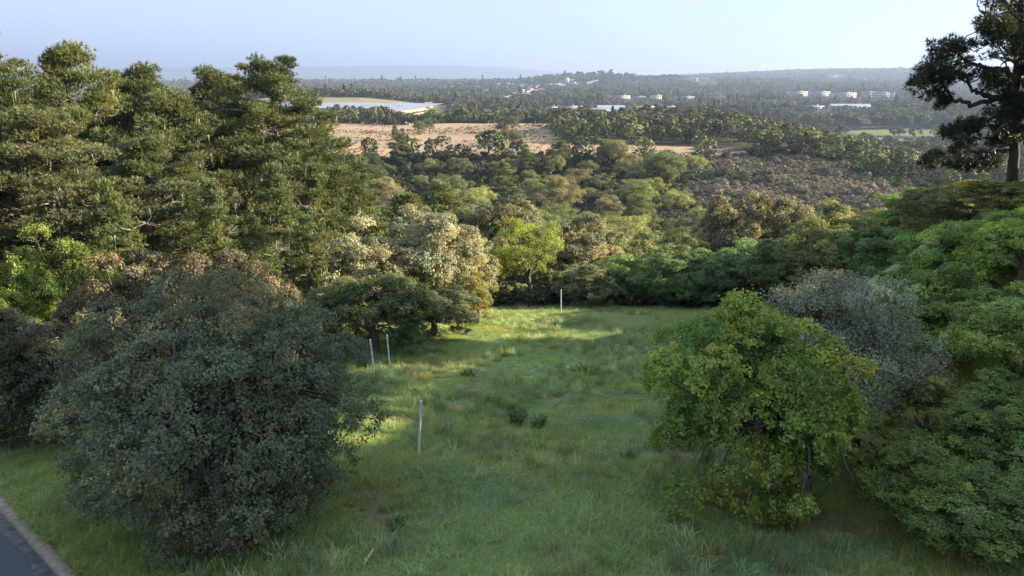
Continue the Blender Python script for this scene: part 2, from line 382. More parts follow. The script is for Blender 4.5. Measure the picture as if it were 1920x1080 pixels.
# ------------------------------------------------------------------ ground
def axis(points):
    out = []
    for a, b, s0, s1 in points:
        p = a; 
        while p < b - 1e-6:
            out.append(p); t = (p - a) / (b - a); p += s0 * (s1 / s0) ** t
    out.append(points[-1][1]); return np.array(out)
ys = axis([(-60, 5, 4, 0.8), (5, 60, 0.6, 0.6), (60, 300, 0.8, 4), (300, 1200, 4, 14), (1200, 6000, 14, 90), (6000, 17000, 90, 900)])
xp = axis([(0, 20, 0.6, 0.6), (20, 60, 0.7, 1.6), (60, 400, 1.6, 8), (400, 2000, 8, 60), (2000, 15000, 60, 1200)])
xs = np.concatenate([-xp[:0:-1], xp])
GX, GY = np.meshgrid(xs, ys); GZ = height(GX, GY)
rdm = road_dist(GX, GY); GZ = np.where((rdm > -0.1) & (rdm < 8.2) & (GY < 60), GZ - 0.3, GZ)
def tan_field(x, y):                         # dry grass on the plateau across the canyon
    wob = 22 * (vnoise(x, y, 45, 21) - 0.5)
    m = sstep(250, 262, y + wob * 0.5) * (1 - sstep(430, 448, y + wob)) * sstep(-190, -150, x) * (1 - sstep(10, 24, x - 0.08 * (y - 255) + wob))
    m2 = sstep(252, 262, y + wob * 0.4) * (1 - sstep(286, 298, y + wob)) * sstep(5, 12, x) * (1 - sstep(80, 92, x + wob * 0.5))
    return np.maximum(m, m2)
def clearing(x, y):
    m = 0 * x
    for cx, cy, sx, sy in ((210, 395, 34, 13), (262, 420, 32, 9), (150, 300, 16, 9), (178, 262, 10, 8), (330, 640, 90, 26), (430, 700, 100, 30), (30, 120, 9, 16), (8, 142, 8, 7)):
        m = np.maximum(m, sstep(1.3, 0.7, ((x - cx) / sx) ** 2 + ((y - cy) / sy) ** 2))
    return m
def scrub(x, y): return sstep(46, 66, x + 24 * (vnoise(x, y, 20, 31) - 0.5)) * (1 - sstep(108, 132, x + 24 * (vnoise(x, y, 18, 32) - 0.5))) * sstep(146, 172, y + 26 * (vnoise(x, y, 22, 33) - 0.5)) * (1 - sstep(246, 258, y))
def meadow(x, y): return (1 - sstep(56, 60, y)) * sstep(-26, -22, x)
def hill_grass(x, y): return sstep(640, 660, y) * (1 - sstep(880, 920, y)) * sstep(-60, -100, x) * sstep(-560, -520, x)
C0 = np.zeros(GX.shape + (3,)); C0[:] = (0.075, 0.07, 0.042)
def over(m, c): 
    global C0
    C0 = C0 * (1 - m[..., None]) + np.array(c) * m[..., None]
over(sstep(400, 900, GY), (0.055, 0.06, 0.045)); over(meadow(GX, GY), (0.36, 0.41, 0.19)); over(meadow(GX, GY) * sstep(0.8, 0.9, vnoise(GX, GY, 1.7, 42)), (0.22, 0.18, 0.125)); over(clearing(GX, GY) * (GY > 200), (0.15, 0.17, 0.06)); over(clearing(GX, GY) * (GY <= 200), (0.07, 0.1, 0.03))
over(scrub(GX, GY), (0.2, 0.17, 0.125)); over(tan_field(GX, GY), (0.36, 0.26, 0.18) ); over(hill_grass(GX, GY), (0.23, 0.2, 0.12))
def ground_material():
    m, nt, out = mat('ground_cover')
    a = nd(nt, 'ShaderNodeAttribute'); a.attribute_name = 'cover'
    n1 = noise(nt, 0.03, 8, 0.62); n2 = noise(nt, 0.9, 6, 0.7)
    v1 = ramp(nt, n1.outputs['Fac'], [(0.3, (0.72, 0.74, 0.72)), (0.5, (1, 1, 1)), (0.72, (1.18, 1.1, 1.0))]); v2 = ramp(nt, n2.outputs['Fac'], [(0.3, (0.72, 0.75, 0.75)), (0.7, (1.22, 1.2, 1.15))])
    c = mix_rgb(nt, 'MULTIPLY', 1, mix_rgb(nt, 'MULTIPLY', 1, a.outputs['Color'], v1), v2)
    p = nt.nodes.new('ShaderNodeBsdfPrincipled'); p.inputs['Roughness'].default_value = 1; p.inputs['Specular IOR Level'].default_value = 0.05
    b = nt.nodes.new('ShaderNodeBump'); b.inputs['Strength'].default_value = 0.7; b.inputs['Distance'].default_value = 0.25
    nt.links.new(n2.outputs['Fac'], b.inputs['Height']); nt.links.new(b.outputs[0], p.inputs['Normal'])
    nt.links.new(c, p.inputs['Base Color']); nt.links.new(p.outputs[0], out.inputs[0]); return m
M_GROUND = ground_material()
ny, nx = GX.shape
vid = np.arange(ny * nx).reshape(ny, nx)
quads = np.stack([vid[:-1, :-1], vid[:-1, 1:], vid[1:, 1:], vid[1:, :-1]], -1).reshape(-1, 4)
cx = ((GX[:-1, :-1] + GX[1:, 1:]) / 2).ravel(); cy = ((GY[:-1, :-1] + GY[1:, 1:]) / 2).ravel()
zone = np.where((meadow(cx, cy) > 0.5) & (cx < 45) & (cy > -30), 1, np.where(tan_field(cx, cy) > 0.5, 2, 0))
VV = np.stack([GX, GY, GZ], -1).reshape(-1, 3); CC = C0.reshape(-1, 3)
for k, (nm, lab) in enumerate((('ground', 'ground of the canyon, valley and far hills under the trees'), ('meadow_ground', 'sloping meadow soil under the green grass'), ('dry_field', 'tan dry grass field on the plateau across the canyon'))):
    q = quads[zone == k]; u, inv = np.unique(q, return_inverse=True)
    me = mesh_np(nm, VV[u], inv.reshape(-1, 4), M_GROUND, smooth=True)
    at = me.attributes.new('cover', 'FLOAT_COLOR', 'POINT'); at.data.foreach_set('color', np.concatenate([CC[u], np.ones((len(u), 1))], 1).astype(np.float32).ravel())
    tag(link(nm, me), lab, None, None, 'structure')

# mountains far off
mx_ = np.linspace(-14000, 9000, 240); ridge = 150 + 130 * gauss(mx_, 0, -2400, 0, 2600, 1) + 60 * gauss(mx_, 0, -6500, 0, 1500, 1) - 160 * sstep(-500, 5500, mx_) + 45 * (vnoise(mx_, 0 * mx_, 900, 4) - 0.5) + 16 * (vnoise(mx_, 0 * mx_, 260, 5) - 0.5)
rows = [(11500, -0.02), (12300, 0.35), (13000, 0.75), (13600, 1.0), (14400, 0.7), (15200, -0.1)]
MV = np.concatenate([np.stack([mx_, np.full_like(mx_, y) + 300 * (vnoise(mx_, mx_ * 0 + y, 700, 6) - 0.5), -26 + (ridge + 26) * f], 1) for y, f in rows])
mi = np.arange(len(rows) * 240).reshape(len(rows), 240); MF = np.stack([mi[:-1, :-1], mi[:-1, 1:], mi[1:, 1:], mi[1:, :-1]], -1).reshape(-1, 4)
M_MTN = plain('mountain_scrub', (0.08, 0.085, 0.07), 1, 0.002, 0.3, 0.05)
tag(link('mountains', mesh_np('mountains', MV, MF, M_MTN, smooth=True)), 'long low mountain range fading into haze', None, None, 'structure')

# ------------------------------------------------------------------ road, gutter, kerb
def strip(name, offs, mats, zoff, label, L0=-60, L1=40, step=0.5, parent=None, jit=0.0):
    t = np.arange(L0, L1, step); pts = KA[None] + KD[None] * t[:, None]; g = np.random.default_rng(5); V = []
    for o, dz in zip(offs, zoff):
        w = o + (jit * (vnoise(t, t * 0 + o, 0.8, 9) + 0.6 * vnoise(t, t * 0 + o, 0.27, 9) - 0.8) if (jit and o == offs[-1]) else 0)
        q = pts + KN[None] * np.broadcast_to(w, t.shape)[:, None]; base = CAM_Z - np.interp(q[:, 1], _fy, _fd) 
        V.append(np.stack([q[:, 0], q[:, 1], base + dz], 1))
    n = len(t); V = np.concatenate(V); i = np.arange(len(offs) * n).reshape(len(offs), n)
    F = np.stack([i[:-1, :-1], i[:-1, 1:], i[1:, 1:], i[1:, :-1]], -1).reshape(-1, 4)
    o = link(name, mesh_np(name, V, F, mats, smooth=True), parent)
    if parent is None: tag(o, label, None, None, 'structure')
    return o
M_ASPH = plain('asphalt', (0.085, 0.088, 0.098), 0.85, 60, 0.45, 0.25, bump=0.35)
M_CONC = plain('kerb_concrete', (0.26, 0.205, 0.165), 0.85, 7, 0.28, 0.2, bump=0.25)
M_GUT = plain('gutter_concrete', (0.12, 0.118, 0.118), 0.9, 4, 0.4, 0.2, bump=0.3)
strip('road', [0.4, 4.2, 8.0], M_ASPH, [-0.115, -0.09, -0.13], 'blue grey asphalt road curving past the kerb')
strip('gutter', [0.19, 0.3, 0.52], M_GUT, [-0.13, -0.118, -0.102], 'worn concrete gutter between kerb and asphalt', jit=0.22)
strip('kerb', [-0.1, -0.07, 0.02, 0.1, 0.17, 0.21, 0.22], M_CONC, [-0.1, 0.02, 0.035, 0.03, 0.0, -0.08, -0.16], 'pale rolled concrete kerb along the grass verge')

# ------------------------------------------------------------------ scattered instances (grass, scrub, far forest)
def scatter(name, pts, rotz, tilt, scale, cols, meshes, label, which=None):
    """one object whose points carry copies of the given meshes"""
    n = len(pts); me = bpy.data.meshes.new(name); me.vertices.add(n); me.vertices.foreach_set('co', np.asarray(pts, np.float32).ravel())
    def at(nm, ty, key, arr):
        a = me.attributes.new(nm, ty, 'POINT'); a.data.foreach_set(key, np.asarray(arr, np.float32).ravel())
    rot = np.stack([tilt[:, 0], tilt[:, 1], rotz], 1); at('rot', 'FLOAT_VECTOR', 'vector', rot)
    at('scl', 'FLOAT_VECTOR', 'vector', scale); at('icol', 'FLOAT_COLOR', 'color', np.concatenate([cols, np.ones((n, 1))], 1))
    a = me.attributes.new('which', 'INT', 'POINT'); a.data.foreach_set('value', (which if which is not None else rng.integers(0, len(meshes), n)).astype(np.int32))
    o = link(name, me); tag(o, label, None, None, 'stuff')
    coll = bpy.data.collections.new(name + '_pieces')
    for i, m in enumerate(meshes):
        po = bpy.data.objects.new('%s_piece_%02d' % (name, i), m); coll.objects.link(po)
    ng = bpy.data.node_groups.new(name + '_nodes', 'GeometryNodeTree')
    ng.interface.new_socket('Geometry', in_out='INPUT', socket_type='NodeSocketGeometry'); ng.interface.new_socket('Geometry', in_out='OUTPUT', socket_type='NodeSocketGeometry')
    gi = ng.nodes.new('NodeGroupInput'); go = ng.nodes.new('NodeGroupOutput'); ip = ng.nodes.new('GeometryNodeInstanceOnPoints'); ci = ng.nodes.new('GeometryNodeCollectionInfo')
    ci.inputs['Collection'].default_value = coll; ci.inputs['Separate Children'].default_value = True; ci.inputs['Reset Children'].default_value = True
    ip.inputs['Pick Instance'].default_value = True
    def named(nm, ty):
        q = ng.nodes.new('GeometryNodeInputNamedAttribute'); q.data_type = ty; q.inputs['Name'].default_value = nm
        return [s for s in q.outputs if s.enabled][0]
    L = ng.links; L.new(gi.outputs[0], ip.inputs['Points']); L.new(ci.outputs[0], ip.inputs['Instance']); L.new(named('which', 'INT'), ip.inputs['Instance Index'])
    e2r = ng.nodes.new('FunctionNodeEulerToRotation'); L.new(named('rot', 'FLOAT_VECTOR'), e2r.inputs[0]); L.new(e2r.outputs[0], ip.inputs['Rotation'])
    L.new(named('scl', 'FLOAT_VECTOR'), ip.inputs['Scale']); L.new(ip.outputs[0], go.inputs[0])
    md = o.modifiers.new('scatter', 'NODES'); md.node_group = ng
    return o

def grass_clump(seed, blades=26, h=0.3, rad=0.13, w=0.006, lean=0.5):
    g = np.random.default_rng(seed); a = g.uniform(0, 6.28, blades); r = rad * np.sqrt(g.random(blades)); p = np.stack([np.cos(a) * r, np.sin(a) * r, np.full(blades, -0.03)], 1)
    hh = h * g.uniform(0.55, 1.15, blades); la = g.uniform(0, 6.28, blades); ln = np.abs(g.normal(size=blades)) * lean
    out = np.stack([np.cos(la), np.sin(la), 0 * la], 1); s = np.stack([-np.sin(la), np.cos(la), 0 * la], 1) * w
    mid = p + out * (ln * hh * 0.35)[:, None] + np.array([0, 0, 1]) * (hh * 0.62)[:, None]; tip = p + out * (ln * hh)[:, None] + np.array([0, 0, 1]) * (hh * (1 - 0.22 * np.minimum(ln, 1.5)))[:, None]
    V = np.stack([p - s, p + s, mid + s * 0.8, mid - s * 0.8, tip], 1).reshape(-1, 3)
    F = []
    for i in range(blades): b = i * 5; F += [[b, b + 1, b + 2], [b, b + 2, b + 3], [b + 3, b + 2, b + 4]]
    return mesh_np('grass_clump', V, F, M_GRASS, np.repeat(tint_rows(blades, g, 0.16, 0.09), 5, 0))
clumps = [grass_clump(k, 40, 0.15 + 0.03 * (k % 3), 0.17, 0.0055, 1.3 + 0.5 * (k % 2)) for k in range(5)]
def in_view(x, y, margin=1.12):
    z = height(x, y); dep = y * CP - (z - CAM_Z) * SP
    u = x / np.maximum(dep, 0.1) * FPX; v = -(((z - CAM_Z) * CP + y * SP) / np.maximum(dep, 0.1)) * FPX
    return (dep > 2) & (np.abs(u) < 960 * margin) & (v < 540 * 1.25)
N = 160000
gx = rng.uniform(-24, 26, N); gy = 9 + 51 * rng.random(N) ** 1.25
ok = in_view(gx, gy) & ~((vnoise(gx, gy, 1.7, 42) > 0.86) & (rng.random(N) < 0.65)) & (gx < 12 + 0.25 * gy) & (road_dist(gx, gy) < -0.13) & (rng.random(N) < 0.95)
gx = gx[ok]; gy = gy[ok]; gz = height(gx, gy); n = len(gx)
pn = vnoise(gx, gy, 4.5, 41); pn2 = vnoise(gx, gy, 1.7, 42); pn3 = vnoise(gx, gy, 9, 43); bl = vnoise(gx * 0.8 + gy * 0.6, gy * 1.6 - gx * 0.5, 3.0, 44)
gcol = np.array([0.37, 0.455, 0.19]) * np.ones((n, 1))
def blend(c, m, t): return c * (1 - m[:, None]) + np.array(t) * m[:, None]
gcol = blend(gcol, sstep(0.45, 0.8, pn) * 0.8, (0.40, 0.42, 0.14)); gcol = blend(gcol, sstep(0.5, 0.85, bl) * 0.7, (0.27, 0.38, 0.21)); gcol = blend(gcol, sstep(0.72, 0.92, pn2) * 0.6, (0.31, 0.27, 0.18))
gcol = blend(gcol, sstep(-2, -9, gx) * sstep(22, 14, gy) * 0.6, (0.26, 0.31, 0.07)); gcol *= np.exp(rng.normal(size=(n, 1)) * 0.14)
gs = (0.7 + 0.45 * pn3 + 0.5 * (pn2 - 0.5)) * rng.uniform(0.75, 1.25, n); gs *= np.where(pn2 > 0.8, 0.6, 1.0)
# taller tufts, straw and dark patches on top of the sward
nt_ = 17000; tx = rng.uniform(-20, 20, nt_); ty = 10 + 48 * rng.random(nt_) ** 1.2
okt = in_view(tx, ty) & (tx < 10 + 0.25 * ty) & (road_dist(tx, ty) < -0.5) & (rng.random(nt_) < sstep(0.4, 0.75, vnoise(tx, ty, 2.6, 48)) + 0.06); tx, ty = tx[okt], ty[okt]; nt_ = len(tx)
tk = rng.random(nt_); tcol = np.where((tk < 0.45)[:, None], np.array([[0.22, 0.31, 0.11]]), np.where((tk < 0.8)[:, None], np.array([[0.34, 0.42, 0.27]]), np.array([[0.42, 0.37, 0.2]]))) * np.exp(rng.normal(size=(nt_, 1)) * 0.28)
gx = np.concatenate([gx, tx]); gy = np.concatenate([gy, ty]); gz = height(gx, gy); gcol = np.concatenate([gcol, tcol]); gs = np.concatenate([gs, rng.uniform(0.6, 1.35, nt_)]); gw = np.concatenate([rng.integers(0, 5, n), rng.integers(5, 8, nt_)]); n = len(gx)
clumps += [grass_clump(20 + k, 46, 0.34 + 0.07 * k, 0.16, 0.006, 0.7) for k in range(3)]
wa = vnoise(gx, gy, 5.5, 46) * 9; tl = np.stack([0.45 * np.cos(wa) * vnoise(gx, gy, 2.5, 47), 0.45 * np.sin(wa) * vnoise(gx, gy, 2.5, 47)], 1)
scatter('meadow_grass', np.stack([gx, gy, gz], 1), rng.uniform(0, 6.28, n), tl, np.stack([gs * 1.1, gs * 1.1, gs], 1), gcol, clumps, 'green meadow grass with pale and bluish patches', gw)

# ------------------------------------------------------------------ far forest and scrub
far_oaks = [gen_far(100 + k) for k in range(5)]; far_pines = [gen_far(120 + k, conical=True) for k in range(2)]
LOWZ = []
EXCL = []                                     # (x, y, rx, ry) kept free of trees
def excl_mask(x, y):
    m = np.zeros(len(x), bool)
    for a, b, rx, ry in EXCL: m |= (np.abs(x - a) < rx) & (np.abs(y - b) < ry)
    return m

# ------------------------------------------------------------------ far buildings
def box_mesh(name, w, d, h, m, z0=0.0):
    V = [(sx * w / 2, sy * d / 2, z) for z in (z0, z0 + h) for sx, sy in ((-1, -1), (1, -1), (1, 1), (-1, 1))]
    return mesh_np(name, V, [(0, 3, 2, 1), (4, 5, 6, 7), (0, 1, 5, 4), (1, 2, 6, 5), (2, 3, 7, 6), (3, 0, 4, 7)], m)
M_WALLW = plain('white_wall', (0.4, 0.385, 0.37), 0.8, 0.3, 0.06); M_WALLB = plain('beige_wall', (0.5, 0.42, 0.33), 0.8, 0.3, 0.08); M_WALLG = plain('grey_wall', (0.3, 0.31, 0.33), 0.8, 0.3, 0.08)
M_WALLP = plain('pinkish_wall', (0.42, 0.32, 0.28), 0.8, 0.3, 0.08)
M_ROOFL = plain('pale_roof', (0.32, 0.34, 0.38), 0.6, 0.2, 0.08, 0.5); M_ROOFD = plain('dark_roof', (0.12, 0.12, 0.13), 0.7, 0.2, 0.2); M_ROOFR = plain('tile_roof', (0.36, 0.15, 0.1), 0.8, 0.5, 0.2)
M_ROOFB = plain('blue_grey_roof', (0.33, 0.37, 0.43), 0.5, 0.2, 0.1, 0.4); M_GLASS = plain('window_glass', (0.03, 0.04, 0.05), 0.15, 1, 0.2, 0.6); M_TAN = plain('bare_earth', (0.36, 0.29, 0.21), 1, 0.05, 0.25, 0.05)
def building(name, label, cat, px0, px1, pt, pb, wall, roof, deep=0.5, rot=0.0, rows=0, cols=0, kind='flat', group=None, Y=None, side_cols=0):
    p = ground_at((px0 + px1) / 2, pb) if Y is None else spot((px0 + px1) / 2, Y)
    k = depth_of(p) / FPX; w = (px1 - px0) * k; h = (pb - pt) * k; d = w * deep if deep < 1.2 else deep
    e = link(name, None); e.location = p; e.rotation_euler = (0, 0, rot); tag(e, label, cat, group); EXCL.append((p.x, p.y - 30, w * 0.56 + 4, d * 0.6 + 45)); LOWZ.append((p.x, p.y, w * 0.6 + 6, 280))
    link('wall', box_mesh('wall', w, d, h + 3, wall, -3), e)
    if kind == 'flat':
        r = link('roof', box_mesh('roof', w + 0.8, d + 0.8, 0.5, roof, h), e)
        link('roof_unit', box_mesh('roof_unit', w * 0.12, d * 0.2, 1.6, M_ROOFL, h + 0.5), r).location = (w * 0.2, 0, 0)
    else:
        rh = min(w, d) * 0.16 + 0.4; V = [(-w / 2 - .5, -d / 2 - .5, h), (w / 2 + .5, -d / 2 - .5, h), (w / 2 + .5, d / 2 + .5, h), (-w / 2 - .5, d / 2 + .5, h), (-w / 2 - .5, 0, h + rh), (w / 2 + .5, 0, h + rh)]
        me = bpy.data.meshes.new('roof'); me.from_pydata(V, [], [(0, 1, 5, 4), (2, 3, 4, 5), (0, 4, 3), (1, 2, 5), (3, 2, 1, 0)]); me.materials.append(roof); link('roof', me, e)
    if rows:
        ww = w / cols * 0.5; wh = h / rows * 0.5; wm = box_mesh('window', ww, 0.25, wh, M_GLASS)
        for r_ in range(rows):
            for c in range(cols):
                o = link('window', wm, e); o.location = (-w / 2 + (c + 0.5) * w / cols, -d / 2 - 0.06, h * (r_ + 0.28) / rows)
        if side_cols:
            wm2 = box_mesh('window', 0.25, d / side_cols * 0.4, wh, M_GLASS)
            for r_ in range(rows):
                for c in range(side_cols): link('window', wm2, e).location = (w / 2 + 0.06, -d / 2 + (c + 0.5) * d / side_cols, h * (r_ + 0.28) / rows)
    return e
building('factory_building', 'small white block building with dark flat roof at the industrial park edge', 'building', 1024, 1044, 200, 208, M_WALLW, M_ROOFD, 0.6, 0.25, 1, 4)
building('factory_building', 'long low dark factory beside the white tower block', 'building', 1050, 1084, 200, 207, M_WALLG, M_ROOFB, 0.3, 0.05, 1, 8)
building('office_tower', 'narrow white block rising at the end of the long dark factory', 'building', 1085, 1091, 199.5, 207.5, M_WALLW, M_ROOFL, 0.9, 0.2, 2, 2)
building('warehouse', 'wide pale grey roofed warehouse in front of the industrial park', 'warehouse', 1082, 1168, 210, 215, M_WALLG, M_ROOFL, 0.45, 0.04, 1, 12, 'gable')
building('warehouse', 'blue grey roofed warehouse behind the wide pale one', 'warehouse', 1120, 1170, 202, 207, M_WALLG, M_ROOFB, 0.5, 0.0, 1, 8, 'gable')
building('warehouse', 'long thin white roofed shed behind roadside trees', 'warehouse', 1172, 1226, 200, 205, M_WALLG, M_ROOFL, 0.25, 0.04, 1, 9)
building('warehouse', 'short white roofed shed at the end of the industrial park', 'warehouse', 1233, 1271, 200, 206, M_WALLW, M_ROOFL, 0.4, -0.05, 1, 6)
building('office_building', 'white offices with uneven roofs above the industrial park', 'building', 1146, 1180, 180, 186, M_WALLW, M_ROOFB, 0.4, 0.15, 2, 7)
building('office_building', 'low grey offices between the white and beige blocks', 'building', 1184, 1209, 181.5, 185, M_WALLG, M_ROOFL, 0.4, 0.0, 1, 7)
building('office_building', 'square beige block building among dark trees', 'building', 1221, 1238, 179, 187, M_WALLB, M_ROOFL, 0.7, 0.35, 2, 4)
building('office_building', 'long white low building on the wooded rise', 'building', 1264, 1301, 181.5, 185.5, M_WALLW, M_ROOFL, 0.3, 0.0, 1, 9)
building('office_building', 'small white building alone in the wood beyond the offices', 'building', 1340, 1358, 181, 184.5, M_WALLW, M_ROOFL, 0.4, 0.1, 1, 4)
building('school_building', 'campus block with white roof line at the wooded end', 'building', 1477, 1511, 172, 182, M_WALLP, M_ROOFL, 0.4, 0.1, 3, 9)
building('school_building', 'campus block with dark grey wings and a white roof strip', 'building', 1517, 1553, 172.5, 183.5, M_WALLG, M_ROOFB, 0.4, 0.1, 3, 8)
building('school_building', 'pinkish campus block with rows of dark windows and pale cornice', 'building', 1558, 1601, 174.5, 185, M_WALLP, M_ROOFL, 0.4, 0.06, 3, 10)
building('school_building', 'dark campus block with pale blue roof', 'building', 1617, 1636, 173, 184, M_WALLG, M_ROOFB, 0.7, 0.1, 3, 4)
building('school_building', 'campus block with blue grey front and sunlit white end wall', 'building', 1636, 1664, 173.5, 185, M_WALLW, M_ROOFB, 0.5, -0.35, 3, 7, side_cols=4)
building('school_building', 'narrow campus block with sunlit white end wall', 'building', 1669, 1676, 173.5, 184, M_WALLW, M_ROOFL, 0.8, -0.4, 3, 2, side_cols=3)
building('storage_shed', 'long low grey roofed shed below the campus', 'shed', 1556, 1628, 198, 204, M_WALLG, M_ROOFB, 0.22, -0.03, 1, 9, 'gable')
building('storage_shed', 'low flat shed with white doors beside the campus trees', 'shed', 1500, 1544, 199, 204, M_WALLG, M_ROOFL, 0.3, 0.05, 1, 6)
building('farmhouse', 'small red roofed white house at the end of the embankment', 'house', 797, 810, 193.5, 201, M_WALLW, M_ROOFR, 0.7, 0.4, 1, 3, 'gable')
building('farm_shed', 'tiny white shed on the grass hill behind the film covered bank', 'shed', 763, 768, 185, 189, M_WALLW, M_ROOFL, 0.8, 0.1, 0, 0, 'gable')

# pale lots and cut banks, sheets that follow the land
def patch(name, pts, m, label, dz=0.25, nsub=10):
    a, b, c, d = [np.array(ground_at(*p))[:2] for p in pts]; V = []
    for i in range(nsub + 1):
        for j in range(nsub + 1):
            u, v = i / nsub, j / nsub; q = (a * (1 - u) + b * u) * (1 - v) + (d * (1 - u) + c * u) * v; V.append((q[0], q[1], hz(*q) + dz))
    F = [(i * (nsub + 1) + j, (i + 1) * (nsub + 1) + j, (i + 1) * (nsub + 1) + j + 1, i * (nsub + 1) + j + 1) for i in range(nsub) for j in range(nsub)]
    o = link(name, mesh_np(name, V, F, m)); tag(o, label, None, None, 'structure')
    V = np.array(V)
    for q in V[::2]: EXCL.append((q[0], q[1] - 10, max(6, np.ptp(V[:, 0]) / nsub), max(12, np.ptp(V[:, 1]) / nsub + 12)))
    return o
patch('cut_bank', [(945, 183), (1022, 170), (1026, 172.5), (948, 186)], M_TAN, 'bare tan road cut climbing the town hill', 2.0)
patch('cut_bank', [(1098, 157), (1122, 151), (1124, 153), (1100, 160)], M_TAN, 'bare tan scar on the hill beside the water tank', 3.0)
patch('parking_lot', [(1676, 206), (1710, 206), (1705, 198), (1676, 198)], plain('pale_paving', (0.4, 0.38, 0.35), 0.9, 0.1, 0.1), 'pale paved lot below the campus', 0.3)
patch('dirt_track', [(1306, 155), (1308, 155), (1308, 147), (1306.5, 147)], M_TAN, 'thin pale track straight up the far ridge', 4.0)
patch('dirt_track', [(1562, 146), (1572, 141), (1573, 142), (1563, 147.2)], M_TAN, 'pale track slanting across the far ridge', 4.0)
patch('dirt_path', [(890, 222), (899, 222), (905, 208), (899, 208)], M_TAN, 'short pale path climbing behind the dry field', 0.4)

# water tank
p = ground_at(1063, 152); kx = depth_of(p) / FPX; e = link('water_tank', None); e.location = p; tag(e, 'pale round water tank on top of the town hill', 'water tank'); EXCL.append((p.x, p.y - 40, 22, 70))
rt, ht = 4.2 * kx, 5.5 * kx; an = np.linspace(0, 2 * math.pi, 29)[:-1]
tb = Tubes(); tb.add(np.array([[0, 0, -2.0], [0, 0, ht * 0.5], [0, 0, ht]]), [rt, rt, rt], 28); M_TANK = plain('tank_paint', (0.62, 0.72, 0.68), 0.5, 0.3, 0.04)
link('shell', tb.mesh('shell', M_TANK), e)
tb = Tubes(); tb.add(np.array([[0, 0, ht], [0, 0, ht + 0.6], [0, 0, ht + 1.1], [0, 0, ht + 1.3]]), [rt * 1.02, rt * 0.7, rt * 0.3, 0.02], 28); link('roof', tb.mesh('roof', M_TANK), e)

# houses of the far town
def house_meshes(w, d, h, wall, roof):
    V = [(-w / 2 - .4, -d / 2 - .4, h), (w / 2 + .4, -d / 2 - .4, h), (w / 2 + .4, d / 2 + .4, h), (-w / 2 - .4, d / 2 + .4, h), (-w / 2 - .4, 0, h + 2.2), (w / 2 + .4, 0, h + 2.2)]
    me = bpy.data.meshes.new('roof'); me.from_pydata(V, [], [(0, 1, 5, 4), (2, 3, 4, 5), (0, 4, 3), (1, 2, 5), (3, 2, 1, 0)]); me.materials.append(roof)
    return box_mesh('wall', w, d, h + 2, wall, -2), me
hk = [house_meshes(12, 9, 4, M_WALLW, M_ROOFB), house_meshes(14, 9, 5, M_WALLW, M_ROOFD), house_meshes(12, 9, 4, M_WALLB, M_ROOFR), house_meshes(16, 10, 4, M_WALLW, M_ROOFB)]
hg = np.random.default_rng(8); hn = 0
HL = ['white house with a grey gable roof on the tree covered town hill', 'white two storey house with a dark roof on the tree covered town hill', 'beige house with a red tile roof on the tree covered town hill', 'wide white house with a pale roof on the tree covered town hill']
for k in range(110):
    if k < 50: px = hg.uniform(960, 1078); py = 151 + (1078 - px) * 0.14 + abs(hg.normal()) * 11
    else: px = hg.uniform(790, 1000); py = 158 + hg.uniform(0, 18)
    p = ground_at(px, py)
    if p.y > 5500 or p.y < 1500: continue
    q = int(hg.integers(0, 4)); e = link('house', None); e.location = p; e.rotation_euler = (0, 0, hg.uniform(-1.2, 0.9)); tag(e, HL[q], 'house', 'houses of the far town with %s roofs' % ('grey', 'dark', 'red tile', 'pale')[q])
    link('wall', hk[q][0], e); link('roof', hk[q][1], e); EXCL.append((p.x, p.y - 25, 12, 42)); hn += 1

# film covered embankment with a white top, left of the valley
TZ = CAM_Z - 24.0; top = np.array([(-91, 538), (-79, 622), (-70, 735), (-330, 800), (-330, 777), (-175, 622)], float)
EXCL += [(-84, 575, 24, 45), (-200, 700, 145, 110), (-120, 600, 60, 50), (-160, 580, 40, 26)]
M_FILM = plain('white_film', (0.25, 0.27, 0.33), 0.6, 0.06, 0.25, 0.3); M_DFILM = plain('dark_film', (0.045, 0.047, 0.06), 0.5, 0.1, 0.25, 0.4)
e = link('embankment', None); e.location = (-150, 620, TZ); tag(e, 'terraced earth bank with dark covered front and white film on its flat top', 'embankment')
def lc(p, z): return (p[0] + 150, p[1] - 620, z - TZ)
gd = 12.0
link('top_sheet', (lambda me: (me.from_pydata([lc(q, TZ + 0.05) for q in top], [], [tuple(range(6))]), me.materials.append(M_FILM), me)[2])(bpy.data.meshes.new('top_sheet')), e)
def bench_face(name, a, b, outward, m, steps=3, mat2=None):
    a = np.array(a); b = np.array(b); o = np.array(outward); V = []; z = TZ; off = 0.0; rows_ = []
    for s in range(steps): rows_ += [(off, z), (off + 3.2, z - gd / steps + 0.15)]; off += 5.6; z -= gd / steps
    rows_.append((off + 1, z - 2))
    n = 24
    for of, zz in rows_:
        for i in range(n + 1):
            q = a + (b - a) * i / n + o * of; V.append(lc(q, zz + (0.25 * math.sin(i * 2.1 + of))))
    F = [(r_ * (n + 1) + i, r_ * (n + 1) + i + 1, (r_ + 1) * (n + 1) + i + 1, (r_ + 1) * (n + 1) + i) for r_ in range(len(rows_) - 1) for i in range(n)]
    return link(name, mesh_np(name, V, F, m), e)
bench_face('front_bank', (-91, 538), (-330, 777), (-0.707, -0.707), M_DFILM)
bench_face('end_bank', (-79.2, 640), (-91, 538), (0.99, -0.12), M_TAN)
bench_face('corner_bank', (-91, 538), (-90.5, 537.7), (0.2, -0.98), M_DFILM)
g = np.random.default_rng(3); sp = []
